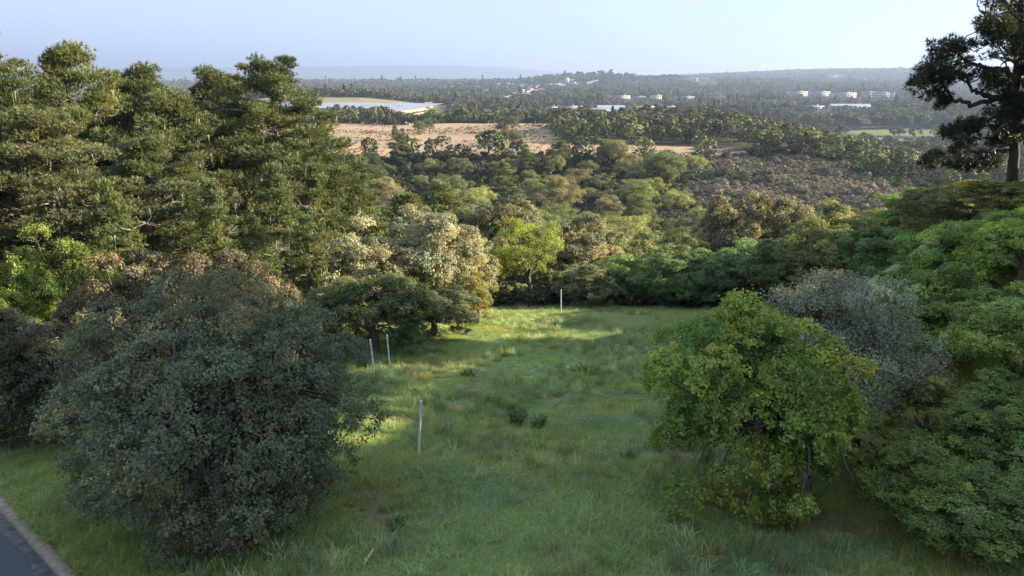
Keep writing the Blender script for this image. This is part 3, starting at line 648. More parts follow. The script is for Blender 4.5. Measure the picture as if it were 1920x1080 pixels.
for s in range(3):
    for i in range(46):
        q = np.array([-91, 538.0]) + np.array([-0.707, 0.707]) * (i * 5 + g.uniform(-1.5, 1.5)) + np.array([-0.707, -0.707]) * (3.6 + 5.6 * s); sp.append((q[0], q[1], TZ - gd / 3 * (s + 1) + 0.3))
    for i in range(40):
        q = np.array([-91, 538.0]) + np.array([0.12, 0.99]) * (i * 2.4 + g.uniform(-.5, .5)) + np.array([0.99, -0.12]) * (3.8 + 5.6 * s); sp.append((q[0], q[1], TZ - gd / 3 * (s + 1) + 0.3))
sp = np.array(sp); ns = len(sp); sc_ = g.uniform(0.9, 2.2, ns)
scatter('embankment_shrubs', sp, g.uniform(0, 6, ns), np.zeros((ns, 2)), np.stack([sc_, sc_, sc_], 1), np.array([0.1, 0.11, 0.07]) * g.uniform(0.7, 1.6, (ns, 1)), far_oaks, 'rows of small shrubs planted on the bank terraces')

# ------------------------------------------------------------------ tree prototypes
near_oaks = [gen_oak(21 + k, 3.0, 6.0, lobes=100, sprigs=30, leaves=22, leaf=0.055, lobe_r=0.2, lump=0.5, val=0.26, spread=0.08, twigs=3, low=-0.6, suboff=0.52, subr=(0.42, 0.62)) for k in range(3)]
mid_oaks = [gen_oak(41 + k, 4.2, 8.0, lobes=84, sprigs=15, leaves=20, leaf=0.083, lobe_r=0.2, spread=0.19, twigs=3, sides=5, trunk_r=0.24, lump=0.45, low=-0.8) for k in range(6)]
pines = [gen_pine(61, 22, 6.2, 0.28, 54), gen_pine(62, 20, 5.6, 0.3, 48), gen_pine(63, 19, 5.0, 0.25, 48)]
young_pines = [gen_pine(71, 11, 3.4, 0.06, 46, pads=4, tufts=30, trunk_r=0.16, dead=8, strands=60, pad_r=0.6, conical=True, nl=0.3)]
mid_pines = [gen_pine(75 + k, 14, 3.9, 0.15, 34, pads=4, tufts=26, trunk_r=0.22, dead=0, strands=0, pad_r=1.0, nl=0.5, nw=0.07, per=7) for k in range(2)]

def tree_px(name, proto, px, Y, ptop, wpx, label, cat='oak tree', color=(0.06, 0.08, 0.04), group=None, rot=None, hmin=2.0, base=None, dz=0.0):
    p = spot(px, Y) if base is None else base
    dep = depth_of(p); H = max(hmin, z_of(ptop, Y) - p.z); w = wpx * (dep - 0.15 * H) / FPX
    s = w / (2 * proto['R'] * 0.98); sz = H / (proto['H'] * 1.02)
    return put_tree(name, proto, p - Vector((0, 0, dz)), label, cat, group, color, random.uniform(0, 6.28) if rot is None else rot, (s, s, sz))

# colours of leaves
DKGREEN = (0.05, 0.068, 0.036); GREYGREEN = (0.085, 0.09, 0.062); TANGREY = (0.15, 0.145, 0.095); BROWN = (0.088, 0.073, 0.045); YGREEN = (0.095, 0.12, 0.026); OLIVE = (0.1, 0.105, 0.045); BRIGHT = (0.1, 0.14, 0.03); PINE = (0.053, 0.062, 0.024)

# the big oak by the road
big = gen_oak(5, 4.4, 6.7, lobes=300, sprigs=27, leaves=24, leaf=0.045, lobe_r=0.165, lump=0.45, low=-0.9, subs=6, suboff=0.24, subr=(0.68, 0.8), zf=0.46, trunk_r=0.3, spread=0.085, val=0.2, hue=0.07, twigs=2)
tree_px('oak_tree', big, 440, 16.1, 508, 560, 'huge dense dark grey green oak crown beside the road and pole', color=(0.09, 0.1, 0.064), rot=0.6)
# front oaks of the right side
lively = gen_oak(9, 3.0, 5.6, lobes=165, sprigs=32, leaves=22, leaf=0.048, lobe_r=0.19, lump=0.6, spread=0.068, low=-0.75, twigs=3, suboff=0.42, subr=(0.5, 0.68), zf=0.5, trunk_r=0.2, lean=(-1.9, -0.2), val=0.22, hue=0.12)
tree_px('oak_tree', lively, 1525, 16.3, 566, 440, 'lively bright green oak leaning over the meadow edge', color=(0.125, 0.155, 0.037), rot=0.0)
twiggy = gen_oak(10, 3.0, 6.3, lobes=130, sprigs=22, leaves=22, leaf=0.045, lobe_r=0.22, lump=0.35, low=-0.3, trunk_r=0.19, bare=0.1, twigs=7, suboff=0.3, subr=(0.6, 0.75), fork=0.36, val=0.2)
tree_px('oak_tree', twiggy, 1545, 21.0, 508, 330, 'grey twiggy half bare oak with a forked leaning trunk', color=(0.15, 0.155, 0.115), rot=2.0)

FG = [  # px, Y, top, width, colour, label
 (105, 21.5, 565, 300, (0.056, 0.058, 0.034), 'dark brownish oak pressed against the side of the huge oak by the road'),
 (245, 27, 458, 240, BROWN, 'rusty brown oak beside the tall bare pine trunk'), (370, 28.5, 438, 250, (0.085, 0.071, 0.045), 'widest rusty brown oak, between two smaller brown ones'), (490, 30, 455, 200, (0.085, 0.07, 0.046), 'darker rusty oak next to the young pines'),
 (120, 35, 405, 210, (0.085, 0.105, 0.025), 'sunlit yellow green oak hung with lichen under the pines'), (10, 31, 440, 210, YGREEN, 'yellow green oak touching the grass verge below the pines'), (40, 26, 560, 150, YGREEN, 'low yellow green bush oak on the roadside verge'),
 (700, 37, 495, 230, (0.06, 0.075, 0.032), 'shaded dark oak behind the two leaning poles'), (815, 42, 540, 180, (0.065, 0.075, 0.035), 'low spreading oak whose branches reach the meadow grass'), (625, 41, 520, 170, OLIVE, 'olive oak behind the dark oak and the leaning poles'),
 (690, 50, 395, 200, TANGREY, 'grey tan lichen covered oak beside the young pines'), (790, 54, 362, 220, (0.155, 0.15, 0.102), 'largest grey tan oak with pale forked limbs'), (880, 56, 425, 170, TANGREY, 'grey tan oak with sunlit tips beside the bright green oak'), (900, 50, 505, 90, (0.14, 0.13, 0.045), 'small yellowish bush at the meadow corner'), (955, 70, 352, 230, (0.105, 0.1, 0.062), 'broad brownish oak behind the bright green oak'),
 (1100, 66, 402, 190, (0.105, 0.102, 0.064), 'pale sunlit oak between the bright oak and the dark thicket'), (1180, 72, 410, 150, (0.075, 0.083, 0.038), 'pale green sunlit oak above the dark thicket'), (1250, 78, 420, 150, (0.07, 0.08, 0.035), 'soft yellow green oak at the top of the dark thicket'),
 (1085, 57.5, 490, 140, (0.055, 0.06, 0.04), 'dark grey oak behind the lone meadow pole'), (1165, 58.5, 470, 160, (0.05, 0.072, 0.032), 'dark green oak in the thicket, next to the one behind the pole'), (1245, 59.5, 448, 170, (0.05, 0.068, 0.034), 'dark rounded oak in the middle of the thicket at the meadow end'), (1310, 59, 470, 140, (0.062, 0.085, 0.036), 'low soft green oak in the thicket at the meadow end'), (1385, 57, 440, 180, (0.045, 0.068, 0.04), 'domed deep green oak in the thicket where the meadow corner is hidden'), (1465, 56, 425, 170, (0.05, 0.065, 0.036), 'dark oak in the thicket with a small pine in front'), (1545, 53, 412, 190, (0.06, 0.066, 0.034), 'dark olive oak uphill in the thicket above the twiggy oak'), (1625, 49, 402, 180, (0.05, 0.075, 0.03), 'deep green oak on the slope above the twiggy oak'),
 (1375, 84, 335, 160, (0.1, 0.09, 0.055), 'tall brown topped oak standing above the thicket'), (1455, 84, 362, 150, (0.1, 0.095, 0.06), 'brown grey oak beside the tall brown topped one'), (1530, 76, 365, 180, (0.075, 0.08, 0.04), 'dark oak with sunlit lichen limbs above the thicket'), (1605, 68, 368, 170, (0.09, 0.09, 0.04), 'olive oak at the foot of the hillside shrubs'),
 (1690, 52, 345, 170, (0.055, 0.075, 0.03), 'dark oak below the great pine, on the hill shoulder'), (1770, 42, 338, 190, (0.1, 0.105, 0.045), 'shrubby oak under the low pine limbs'), (1865, 38, 330, 220, (0.17, 0.165, 0.06), 'sunlit shrubby oak at the foot of the great pine'),
 (1800, 30, 385, 300, (0.085, 0.115, 0.04), 'wide fresh green oak spread over the hillside'), (1905, 27, 375, 220, (0.11, 0.14, 0.045), 'light green oak at the hill crest below the pine'), (1700, 32, 450, 190, (0.06, 0.085, 0.034), 'deep green oak behind the grey twiggy crown'),
 (1770, 24, 500, 230, (0.07, 0.09, 0.035), 'mottled green oak beside the twiggy oak'), (1890, 21, 520, 260, (0.085, 0.105, 0.04), 'mottled olive oak low on the hillside'),
 (1665, 17.2, 800, 210, (0.07, 0.08, 0.03), 'dark green bush oak between the bright oak trunk and the rusty ones'), (1800, 13.4, 900, 330, (0.055, 0.072, 0.027), 'lowest rusty green bush spreading over the dark grass'),
 (1730, 18.3, 700, 200, (0.085, 0.085, 0.035), 'rusty tipped oak bush behind the trunk of the bright oak'), (1850, 16.6, 690, 260, (0.056, 0.076, 0.028), 'rusty green oak on the lower slope'), (1740, 14.8, 830, 260, (0.06, 0.078, 0.028), 'low rusty green oak bush in the dark grass'), (1890, 14, 840, 220, (0.058, 0.076, 0.032), 'low oak bush with bluish leaves in the dark grass corner'),
]
for i, (px, Y, pt, w, c, lab) in enumerate(FG):
    k_ = 1.65 if (px > 1640 and Y < 36) else 1.3 if (px > 1040 and Y > 62) else 1.1 if Y > 36.5 and px > 1740 else 1.85 if px > 1040 else 1.0  # leaf colour raised by zone, most on shaded trees to brighten them
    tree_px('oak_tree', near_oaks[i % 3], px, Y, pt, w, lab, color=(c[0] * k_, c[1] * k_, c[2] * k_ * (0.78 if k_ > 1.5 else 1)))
bright = gen_oak(14, 3.2, 7.6, lobes=60, sprigs=20, leaves=20, leaf=0.06, lobe_r=0.24, lump=0.5, low=-0.15, trunk_r=0.2, fork=0.34)
tree_px('oak_tree', bright, 990, 61, 404, 140, 'bright yellow green oak with two bare dark trunks at the meadow end', color=(0.145, 0.165, 0.032), rot=1.0)

# pines on the left
PL = [(60, 47, 40, 300, 0, PINE, 'tallest spreading pine with pale dead limbs above the yellow oaks'), (-60, 40, 90, 330, 1, (0.062, 0.07, 0.03), 'lichen hung pine at the head of the pine row above the verge'), (205, 52, 75, 230, 1, (0.07, 0.08, 0.03), 'tall pine with a long bare dark trunk behind the rusty oaks'), (330, 60, 128, 260, 2, PINE, 'rounded pine between the bare trunk pine and the end pine'), (445, 66, 135, 230, 2, (0.05, 0.06, 0.024), 'broad dark pine tucked behind the rounded pine'),
      (548, 62, 112, 255, 0, (0.058, 0.067, 0.026), 'end pine of the row with a broad dark crown facing the valley'), (140, 42, 210, 250, 2, (0.068, 0.072, 0.034), 'lower pine full of pale dead twigs and hanging lichen'), (395, 57, 168, 270, 1, (0.056, 0.065, 0.026), 'full pine filling the row between the rounded pine and the end pine'), (330, 47, 260, 240, 1, (0.06, 0.07, 0.03), 'half height pine in front of the rounded pine')]
for px, Y, pt, w, k, c, lab in PL: tree_px('pine_tree', pines[k], px, Y, pt - 18, w, lab, 'pine tree', c)
YP = [(430, 44, 330, 150, 'young pine in front of the end pine with straight shoots'), (540, 50, 300, 170, 'young pine below the end pine crown'), (610, 58, 300, 160, 'young pine at the valley side of the pine row'), (500, 38, 400, 140, 'small bushy pine above the darker rusty oak'), (590, 46, 400, 130, 'small light green pine next to the olive oak'), (690, 66, 320, 150, 'young pine between the pine row and the grey tan oaks'), (1470, 53, 490, 60, 'small upright pine in front of the dark thicket'), (250, 40, 330, 160, 'young pine beside the long bare pine trunk')]
for px, Y, pt, w, lab in YP: tree_px('pine_tree', young_pines[0], px, Y, pt, w, lab, 'pine tree', (0.065, 0.08, 0.03))

# the great pine on the right: limbs and needle pads placed along real boughs
def great_pine():
    g = np.random.default_rng(77); base = spot(1900, 41); base.z -= 1.0; dep = depth_of(base); e = link('pine_tree', None); e.location = base
    tag(e, 'great dark pine with twisting boughs on the hill crest', 'pine tree')
    def L(px, py, dy=0.0):                   # local point near the tree's own plane, dy metres nearer or farther
        Y = base.y + dy; z = z_of(py, Y); D = Y * CP - (z - CAM_Z) * SP
        return np.array([(px - 960) / FPX * D - base.x, dy, z - base.z])
    tb = Tubes(); br = Tubes(); db = Tubes()
    P = np.array([[0, 0, -0.5], L(1902, 290), L(1900, 240), L(1905, 180), L(1909, 110), L(1912, 40), L(1918, -60), L(1914, -150), L(1917, -215)]); tb.add(P, [0.36, 0.27, 0.25, 0.23, 0.2, 0.17, 0.14, 0.09, 0.04], 10)
    boughs = [[(1908, 150, 0), (1885, 128, -.6), (1840, 124, -1.2), (1815, 118, -1.5), (1795, 95, -1.6), (1765, 95, -1.8)], [(1905, 190, 0), (1872, 187, -1), (1820, 196, -1.6), (1790, 188, -2), (1768, 160, -2.2), (1745, 140, -2.2), (1728, 135, -2)],
              [(1870, 185, -1), (1845, 178, -1.5), (1820, 165, -1.8), (1800, 140, -2)], [(1905, 200, 0), (1880, 215, 1), (1840, 225, 2), (1800, 235, 2.5), (1770, 250, 2.4)], [(1902, 275, 0), (1860, 282, -.8), (1810, 285, -1.4), (1770, 297, -2), (1735, 318, -2.3)],
              [(1910, 90, 0), (1885, 60, 1), (1860, 40, 1.6), (1835, 12, 1.8)], [(1912, 40, 0), (1880, 5, -1), (1850, -20, -1.5)], [(1912, 60, 0), (1950, 30, 1.5), (2000, 10, 3)], [(1908, 140, 0), (1950, 120, -1), (2010, 110, -1.5)], [(1905, 200, 0), (1960, 190, 1), (2020, 195, 1)], [(1908, 150, 0), (1930, 140, 4), (1930, 130, 7)], [(1908, 120, 0), (1900, 110, -4), (1890, 105, -6.5)], [(1905, 220, 0), (1890, 230, -3), (1875, 240, -5)], [(1915, -40, 0), (1960, -70, 2), (2000, -80, 3)], [(1915, -40, 0), (1870, -70, -1), (1840, -75, -2)], [(1915, -90, 0), (1920, -120, 4)]]
    for b in boughs:
        P = np.array([L(*q) for q in b]); n = len(P); t = np.linspace(0, n - 1, n * 4); P = np.stack([np.interp(t, np.arange(n), P[:, i]) for i in range(3)], 1)
        P[1:-1] += g.normal(size=P[1:-1].shape) * 0.05; br.add(P, np.linspace(0.17, 0.03, len(P)), 6)
    pads = []
    def mass(x0, x1, y0, y1, n, dy0, dy1, r0=13, r1=26):
        for _ in range(n): pads.append((g.uniform(x0, x1), g.uniform(y0, y1), g.uniform(dy0, dy1), g.uniform(r0, r1)))
    mass(1740, 1850, 75, 120, 16, -3.5, 0, 10, 20); mass(1715, 1790, 115, 165, 17, -3.5, -0.5, 9, 18); mass(1790, 1860, 105, 150, 10, -3, 1, 8, 15); mass(1735, 1800, 165, 205, 9, -3, -1, 6, 12)
    mass(1835, 1960, -20, 60, 26, -4, 4); mass(1860, 1960, 55, 105, 16, -4, 4); mass(1850, 1960, 145, 215, 22, -5, 5, 13, 24); mass(1800, 1930, 205, 272, 26, -4, 5, 12, 23); mass(1765, 1810, 225, 258, 8, 0, 3, 7, 14); mass(1735, 1860, 285, 318, 16, -3, 0, 8, 17); mass(1780, 1880, 262, 285, 6, -2, 2, 8, 12)
    mass(1880, 1932, 60, 262, 16, -2.2, -0.6, 9, 15)
    mass(1840, 2010, -120, -20, 40, -5, 5); mass(1940, 2040, 0, 220, 40, -4, 4, 16, 28); mass(1870, 1960, -230, -110, 26, -3, 3)
    bp = np.concatenate([np.concatenate(br.V).reshape(-1, 6, 3).mean(1)]); C = []; D = []; T = []
    for x, y, dy, r in pads:
        c = L(x, y, dy); pr = r * dep / FPX; j = np.argmin(((bp - c) ** 2).sum(1)); Pb = bend(bp[j], c, 6, g, 0.13); br.add(Pb, np.linspace(0.05, 0.015, 6), 4)
        k = int(60 * (r / 18) ** 2) + 10; q = randdir(k, g) * g.random((k, 1)) ** 0.4 * np.array([pr, pr, pr * 0.6]); bt = tint_rows(1, g, 0.15, 0.05)
        for m in range(5): br.add(bend(Pb[4], c + q[m], 4, g, 0.15), np.linspace(0.02, 0.008, 4), 3)
        C.append(c + q); D.append(unit(unit(q) + np.array([0, 0, 0.3]))); T.append(bt * tint_rows(k, g, 0.12, 0.05))
    V, F, TT = needle_tufts(np.concatenate(C), np.concatenate(D), g, 0.28, 0.018, 9, np.concatenate(T))
    for k in range(14):
        a = L(*[g.uniform(1800, 1895), g.uniform(278, 300), g.uniform(-1.5, .5)]); db.add(bend(a, a + np.array([-g.uniform(.6, 2.6), g.normal() * .5, -g.uniform(-.1, .9)]), 6, g, 0.12), np.linspace(0.035, 0.008, 6), 4)
    link('trunk', tb.mesh('trunk', M_PINEBARK), e); link('branch', br.mesh('branch', M_PINEBARK), e); link('dead_branch', db.mesh('dead_branch', M_TWIG), e)['kind'] = 'stuff'
    o = link('crown', mesh_np('crown', V, F, M_NEEDLE, TT), e); o.color = (0.038, 0.05, 0.024, 1)
great_pine()

# hill trees outside the picture that shade the meadow, some added to block sun
for k, (x, y, h, pr, s) in enumerate([(33, 7, 17, 1, 1.0), (38, 13, 19, 2, 1.1), (31, 20, 15.5, 1, 0.95), (40, 25, 16, 0, 0.95), (36, -6, 18, 0, 1.05), (43, 2, 20, 1, 1.1), (46, 18, 19, 2, 1.0), (37, 29.5, 18, 1, 0.72)]):
    p = pines[pr]; put_tree('pine_tree', p, (x, y, hz(x, y) - 0.3), 'unseen tall pine shading from the hill crest beyond the great pine', 'pine tree', 'unseen shading pines on the hill crest', PINE, k * 1.3, (s, s, h / p['H']))
for k, (x, y, s) in enumerate([(22, 9, 1.2), (26, 15, 1.3), (28, 24, 1.2), (33, 31, 1.2), (36, 38, 1.25), (40, 45, 1.2), (24, 2, 1.3), (46, 52, 1.3), (22, 17, 1.2), (25, 21, 1.25), (19, 12, 1.0), (30, 12, 1.2), (37, 33, 1.2)]):
    put_tree('oak_tree', near_oaks[k % 3], (x, y, hz(x, y) - 0.2), 'unseen hillside oak shading from the crest beyond the great pine', 'oak tree', 'unseen shading oaks on the hill crest', OLIVE, k * 2.1, (s, s, s * 0.95))

# ------------------------------------------------------------------ woodland of the canyon, the plateau and the valley
g = np.random.default_rng(31); cand = []
def add_grid(y0, y1, step, jit):
    y = y0
    while y < y1:
        half = 0.86 * (y * 0.97 + 12); x = -half + g.uniform(0, step)
        while x < half: cand.append((x + g.uniform(-jit, jit), y + g.uniform(-jit, jit))); x += step
        y += step * 0.95
add_grid(74, 150, 9.6, 3.2); add_grid(150, 262, 11.2, 4.0); add_grid(262, 520, 11.5, 4.0)
cand = np.array(cand); cxv, cyv = cand[:, 0], cand[:, 1]
keep = (tan_field(cxv, cyv) < 0.25) & (clearing(cxv, cyv) < 0.3) & ((scrub(cxv, cyv) < 0.4) | (g.random(len(cxv)) < 0.12)) & ~excl_mask(cxv, cyv) & ~((cyv < 100) & (cxv > 22) & (cxv < 80) & (cyv < 82)) & (g.random(len(cxv)) < 0.94)
cand = cand[keep]
fieldspots = [(786, 252, 'oak', 0.9), (806, 251, 'oak', 1.05), (962, 248, 'oak', 1.15), (940, 247, 'oak', 0.8), (950, 271, 'oak', 0.85), (966, 270, 'oak', 0.8)]
WC = [(0.095, 0.097, 0.045), (0.11, 0.105, 0.053), (0.07, 0.085, 0.036), (0.125, 0.115, 0.07), (0.1, 0.118, 0.043), (0.08, 0.078, 0.043), (0.13, 0.142, 0.055)]
WN = ['olive', 'brownish olive', 'dark green', 'grey tan', 'leaf green', 'dusky brown', 'pale green']
GLAB = {0: ('oak in the canyon below the meadow', 'oaks of the canyon below the meadow'), 1: ('oak on the canyon bank under the dry field', 'oaks on the bank under the dry field'), 2: ('oak of the belt behind the dry tan field', 'oaks behind the dry field'), 3: ('oak of the hazy valley beside the brown scrub slope', 'oaks of the hazy valley')}
dist = np.hypot(cand[:, 0], cand[:, 1]); order = np.argsort(dist); inframe = np.abs(cand[:, 0]) < 0.78 * (cand[:, 1] * CP + 30 * SP)
made = 0; rest = []; npine = 0
SHEAR = {}
for i in order:
    x, y = cand[i]; z = hz(x, y)
    if not inframe[i] or made >= 285: rest.append(i); continue
    ci_ = int(g.integers(0, len(WC))); c = np.array(WC[ci_]) * g.uniform(0.85, 1.15); s = g.uniform(0.75, 1.55)
    s = s * 0.66 if (195 < y < 262 and x < 30) else s
    zn = 3 if (x > 110 and y > 170) else 0 if y < 170 else 1 if y < 300 else 2
    if (y < 240 and x < 20 and g.random() < 0.22) or (x < -30 and y < 130 and g.random() < 0.5):
        put_tree('pine_tree', mid_pines[npine % 2], (x, y, z - 0.3), ('tall' if s > 1 else 'low') + ' dark pine among the canyon oaks', 'pine tree', ('tall' if s > 1 else 'low') + ' pines among the canyon oaks', (0.07, 0.08, 0.032), g.uniform(0, 6.28), (s * 0.95, s * 0.95, s * g.uniform(0.7, 0.95)), ('trunk', 'crown')); npine += 1
    else:
        put_tree('oak_tree', mid_oaks[g.integers(0, 6)], (x, y, z - 0.3), '%s %s %s' % ('large' if s > 1.25 else 'small' if s < 0.98 else 'medium', WN[ci_], GLAB[zn][0]), 'oak tree', '%s %s %s' % ('large' if s > 1.25 else 'small' if s < 0.98 else 'medium', WN[ci_], GLAB[zn][1]), tuple(c), g.uniform(0, 6.28), (s * 1.12, s * 1.12, s * g.uniform(0.75, 1.0)), ('trunk', 'crown'))
    made += 1
FL = ['low round oak of the pair standing in the dry field', 'taller ragged oak of the pair standing in the dry field', 'large dark oak at the wooded edge of the dry field', 'smaller oak touching the large one at the field edge', 'round oak casting a long shadow on the dry field', 'small oak beside the round one on the dry field']
for (px, py, kd, s), lab in zip(fieldspots, FL):
    p = ground_at(px, py); put_tree('oak_tree', mid_oaks[int(px) % 6], p, lab, 'oak tree', None, (0.065, 0.07, 0.036), px, (s, s, s * 0.9))
p = ground_at(741, 263); put_tree('pine_tree', young_pines[0], p, 'small pointed conifer alone at the dry field edge', 'pine tree', None, (0.05, 0.065, 0.025), 0, (0.8, 0.8, 0.62))
p = ground_at(754, 250); put_tree('shrub', mid_oaks[2], p, 'little grey shrub alone in the dry field', 'shrub', None, (0.12, 0.11, 0.09), 0, (0.36, 0.36, 0.33), ('trunk', 'crown'))

# the rest of the wood, too many to count
rx = [cand[rest, 0]]; ry = [cand[rest, 1]]; rs = [g.uniform(6.5, 10.5, len(rest))]
def wood(n, y0, y1, s0, s1, pw=1.0):
    y = y0 + (y1 - y0) * g.random(n) ** pw; x = g.uniform(-0.9, 0.9, n) * (y * 0.97 + 20)
    rx.append(x); ry.append(y); rs.append(g.uniform(s0, s1, n))
wood(11000, 505, 1300, 7, 11.5, 0.75); wood(15000, 1300, 2600, 8, 13, 0.8); wood(26000, 2600, 5600, 10, 18, 0.9)
wx, wy, ws = np.concatenate(rx), np.concatenate(ry), np.concatenate(rs)
ok = ~excl_mask(wx, wy) & (clearing(wx, wy) < 0.4) & (tan_field(wx, wy) < 0.3) & (hill_grass(wx, wy) < 0.3) & (scrub(wx, wy) < 0.4) & (vnoise(wx, wy, 70, 61) > 0.12) & (vnoise(wx * 0.35, wy, 130, 66) > 0.17)
wx, wy, ws = wx[ok], wy[ok], ws[ok]; n = len(wx)
wc = np.array(WC)[g.integers(0, len(WC), n)] * g.uniform(0.75, 1.1, (n, 1)) * np.array([0.95, 1.0, 0.95]) * (0.7 + 0.7 * vnoise(wx, wy, 210, 65))[:, None]; wf = g.uniform(0.85, 1.5, n)
which = g.integers(0, 5, n); which = np.where((g.random(n) < 0.06) & (wy > 600), 5 + g.integers(0, 2, n), which); tall = np.where(which >= 5, 1.5, 1.0) * np.where(vnoise(wx, wy, 120, 63) > 0.7, 1.3, 1.0) * np.where(wx / wy > 0.14, np.where(wy > 2400, 0.6, 1), 1)
for bx, by, hw, fl in LOWZ:
    m_ = (np.abs(wx - bx * wy / by) < hw) & (wy < by) & (wy > by - fl); ws = np.where(m_, ws * 0.5, ws)
scatter('distant_woodland', np.stack([wx, wy, height(wx, wy) - 0.3], 1), g.uniform(0, 6.28, n), np.zeros((n, 2)), np.stack([ws * wf, ws * wf, ws * tall], 1), wc, far_oaks + far_pines, 'distant oak woodland covering the valley and the far hills', which)

# brown scrub slope, canyon brush and weeds in the tan field
n = 48000; sx = g.uniform(40, 155, n); sy = g.uniform(145, 262, n); ok = g.random(n) < scrub(sx, sy) * (0.25 + 0.75 * sstep(0.3, 0.6, vnoise(sx, sy, 7, 73))); sx, sy = sx[ok], sy[ok]; n = len(sx); s_ = g.uniform(0.5, 1.7, n) * (0.6 + 0.8 * vnoise(sx, sy, 14, 71)) * np.where(g.random(n) < 0.015, 2.2, 1)
scatter('dry_scrub', np.stack([sx, sy, height(sx, sy) - 0.1], 1), g.uniform(0, 6.28, n), np.zeros((n, 2)), np.stack([s_ * 1.2, s_ * 1.2, s_], 1), (np.array([0.22, 0.19, 0.14]) * (1 - 0.5 * sstep(0.5, 0.8, vnoise(sx, sy, 25, 72)))[:, None] + np.array([0.05, 0.06, 0.035]) * sstep(0.5, 0.8, vnoise(sx, sy, 25, 72))[:, None]) * g.uniform(0.7, 1.3, (n, 1)), far_oaks, 'grey brown dry scrub covering the slope beyond the canyon')
n = 30000; sy = 58 + 210 * g.random(n); sx = g.uniform(-0.85, 0.85, n) * (sy + 12); ok = (tan_field(sx, sy) < 0.2) & (clearing(sx, sy) < 0.5) & (scrub(sx, sy) < 0.5); sx, sy = sx[ok], sy[ok]; n = len(sx); s_ = g.uniform(0.7, 2.4, n)
scatter('canyon_brush', np.stack([sx, sy, height(sx, sy) - 0.1], 1), g.uniform(0, 6.28, n), np.zeros((n, 2)), np.stack([s_ * 1.3, s_ * 1.3, s_], 1), np.array([0.095, 0.105, 0.05]) * g.uniform(0.6, 1.3, (n, 1)), far_oaks, 'low green brush filling the canyon between the trees')

n = 9000; sx = g.uniform(-180, 100, n); sy = g.uniform(255, 445, n); ok = (tan_field(sx, sy) > 0.6) & (g.random(n) < sstep(0.35, 0.75, vnoise(sx, sy, 30, 81))); sx, sy = sx[ok], sy[ok]; n = len(sx); s_ = g.uniform(0.25, 0.7, n) * np.where(g.random(n) < 0.03, 2.2, 1)
scatter('field_tufts', np.stack([sx, sy, height(sx, sy) - 0.05], 1), g.uniform(0, 6.28, n), np.zeros((n, 2)), np.stack([s_ * 1.8, s_ * 1.8, s_], 1), np.array([0.27, 0.2, 0.13]) * g.uniform(0.45, 1.2, (n, 1)), far_oaks, 'dry tufts and weeds dotted over the tan field')

# ------------------------------------------------------------------ poles, stake and weeds
M_POLE = plain('pole_white', (0.78, 0.79, 0.82), 0.35, 3, 0.06, 0.5); M_CAP = plain('pole_cap', (0.7, 0.71, 0.74), 0.4, 3, 0.05)
def pole(b, t, label, rad=0.032, m=M_POLE, foot=None):
    p = ground_at(*b); Y = p.y; zt = z_of(t[1], Y); D = Y * CP - (zt - CAM_Z) * SP; q = Vector(((t[0] - 960) / FPX * D, Y, zt)); v = q - p
    e = link('marker_pole', None); e.location = p; tag(e, label, 'pole', 'white marker poles around the meadow')
    tb = Tubes(); tb.add(np.array([-v * 0.12, v * 0.5, v]), [rad] * 3, 12); link('shaft', tb.mesh('shaft', m), e)
    tb = Tubes(); tb.add(np.array([v * 0.985, v * 1.0, v * 1.008, v * 1.009]), [rad * 1.18, rad * 1.18, rad * 1.0, 0.001], 12); link('cap', tb.mesh('cap', M_CAP), e)
pole((785, 856), (789.5, 752), 'tall white pole standing alone in the open grass beside the huge oak', 0.04)
pole((703, 706), (694, 637), 'white pole leaning under the dark oak, nearer the huge oak', 0.045)
pole((731, 686), (725.5, 628), 'thin grey white pole leaning under the dark oak, farther from the huge oak', 0.035)
pole((1052, 590), (1052, 543), 'white pole at the far meadow end before the dark thicket', 0.032)
p = ground_at(684, 1064); e = link('survey_stake', None); e.location = p; tag(e, 'short pale wooden stake with a yellow ribbon in the grass', 'stake')
q = ground_at(703, 1052) + Vector((0, 0, 0.34)); v = q - p; tb = Tubes(); tb.add(np.array([v * -0.05 + Vector((0, 0, .12)), v * 0.5 + Vector((0, 0, .06)), v, v * 1.01]), [0.03, 0.03, 0.03, 0.003], 4); link('stick', tb.mesh('stick', plain('raw_wood', (0.5, 0.36, 0.22), 0.8, 20, 0.2)), e)
rb = [(0, 0, .22), (-.05, .01, .17), (.01, .02, .12), (-.06, -.02, .04), (-.02, -.01, .24), (.05, 0, .16)]; rv = []
for a in rb: rv += [a, (a[0] + .028, a[1] + .012, a[2] + .035)]
link('ribbon', mesh_np('ribbon', rv, [(2 * i, 2 * i + 2, 2 * i + 3, 2 * i + 1) for i in range(5)], plain('yellow_ribbon', (0.75, 0.55, 0.08), 0.5, 8, 0.1)), e)

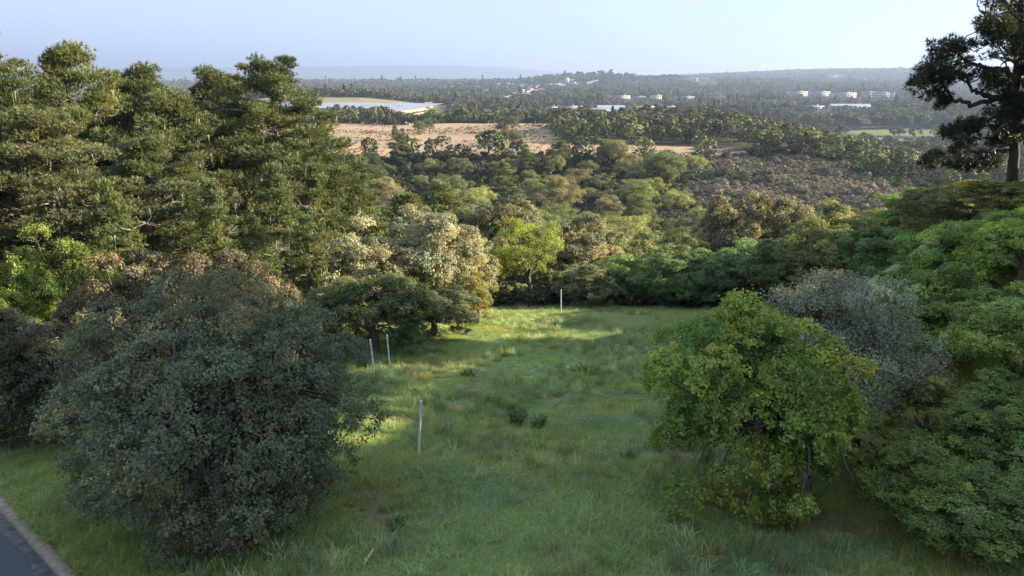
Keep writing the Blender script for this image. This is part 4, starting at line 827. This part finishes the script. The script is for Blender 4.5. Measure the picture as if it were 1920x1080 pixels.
def gen_weed(seed, h=0.6, r=0.5, stems=26, leaf=0.05):
    g = np.random.default_rng(seed); tb = Tubes(); C = []; N = []
    for s in range(stems):
        a = g.uniform(0, 6.28); e = np.array([math.cos(a) * r * g.uniform(.2, 1), math.sin(a) * r * g.uniform(.2, 1), h * g.uniform(.6, 1.1)]); P = bend(e * np.array([.25, .25, 0]), e, 6, g, 0.08); tb.add(P, np.linspace(.012, .004, 6), 4)
        for k in range(20): w = g.uniform(.25, 1); C.append([np.interp(w, np.linspace(0, 1, 6), P[:, i]) for i in range(3)] + g.normal(size=3) * 0.035); N.append(randdir(1, g)[0] * .7 + np.array([math.cos(a) * .3, math.sin(a) * .3, .6]))
    C = np.array(C); V, F = leaf_quads(C, unit(np.array(N)), leaf * g.uniform(.7, 1.3, len(C)), g, 0.4)
    return dict(stem=tb.mesh('stem', plain('weed_stem', (0.1, 0.13, 0.05), 0.7)), leaves=mesh_np('leaves', V, F, M_LEAF, np.repeat(tint_rows(len(C), g, .2, .1), 4, 0)))
weeds = [gen_weed(k) for k in range(3)]
for k, (px, py, s, lab) in enumerate([(970, 795, 1.25, 'largest dark green weed clump in the middle of the meadow'), (1010, 803, 0.9, 'smaller dark weed clump next to the largest one'), (878, 706, 0.95, 'flat dark weed clump alone toward the sunlit strips'), (1092, 699, 1.0, 'long low weed patch on the meadow toward the thicket'), (745, 1000, 0.7, 'small dark weed between the huge oak and the ribboned stake')]):
    p = ground_at(px, py); e = link('weed_clump', None); e.location = p; e.rotation_euler = (0, 0, k); e.scale = (s * 1.1, s * 1.1, s * (0.55 if k in (2, 3) else 0.9)); tag(e, lab, 'weed')
    for n_, me in weeds[k % 3].items():
        o = link(n_, me, e)
        if n_ == 'leaves': o.color = (0.12, 0.19, 0.06, 1)

# ------------------------------------------------------------------ haze
M_H, nt, out = mat('haze_air'); v = nt.nodes.new('ShaderNodeVolumePrincipled')
v.inputs['Color'].default_value = (0.37, 0.475, 0.70, 1); v.inputs['Density'].default_value = 1.65e-4; v.inputs['Anisotropy'].default_value = 0.25
nt.links.new(v.outputs[0], out.inputs['Volume'])
hb = box_mesh('haze', 34000, 19000, 1, M_H); 
for vt in hb.vertices: vt.co = (vt.co.x, vt.co.y + 8500, 420 if vt.co.z > 0.5 else -90)
tag(link('haze', hb), 'thin blue haze over the valley', None, None, 'stuff')
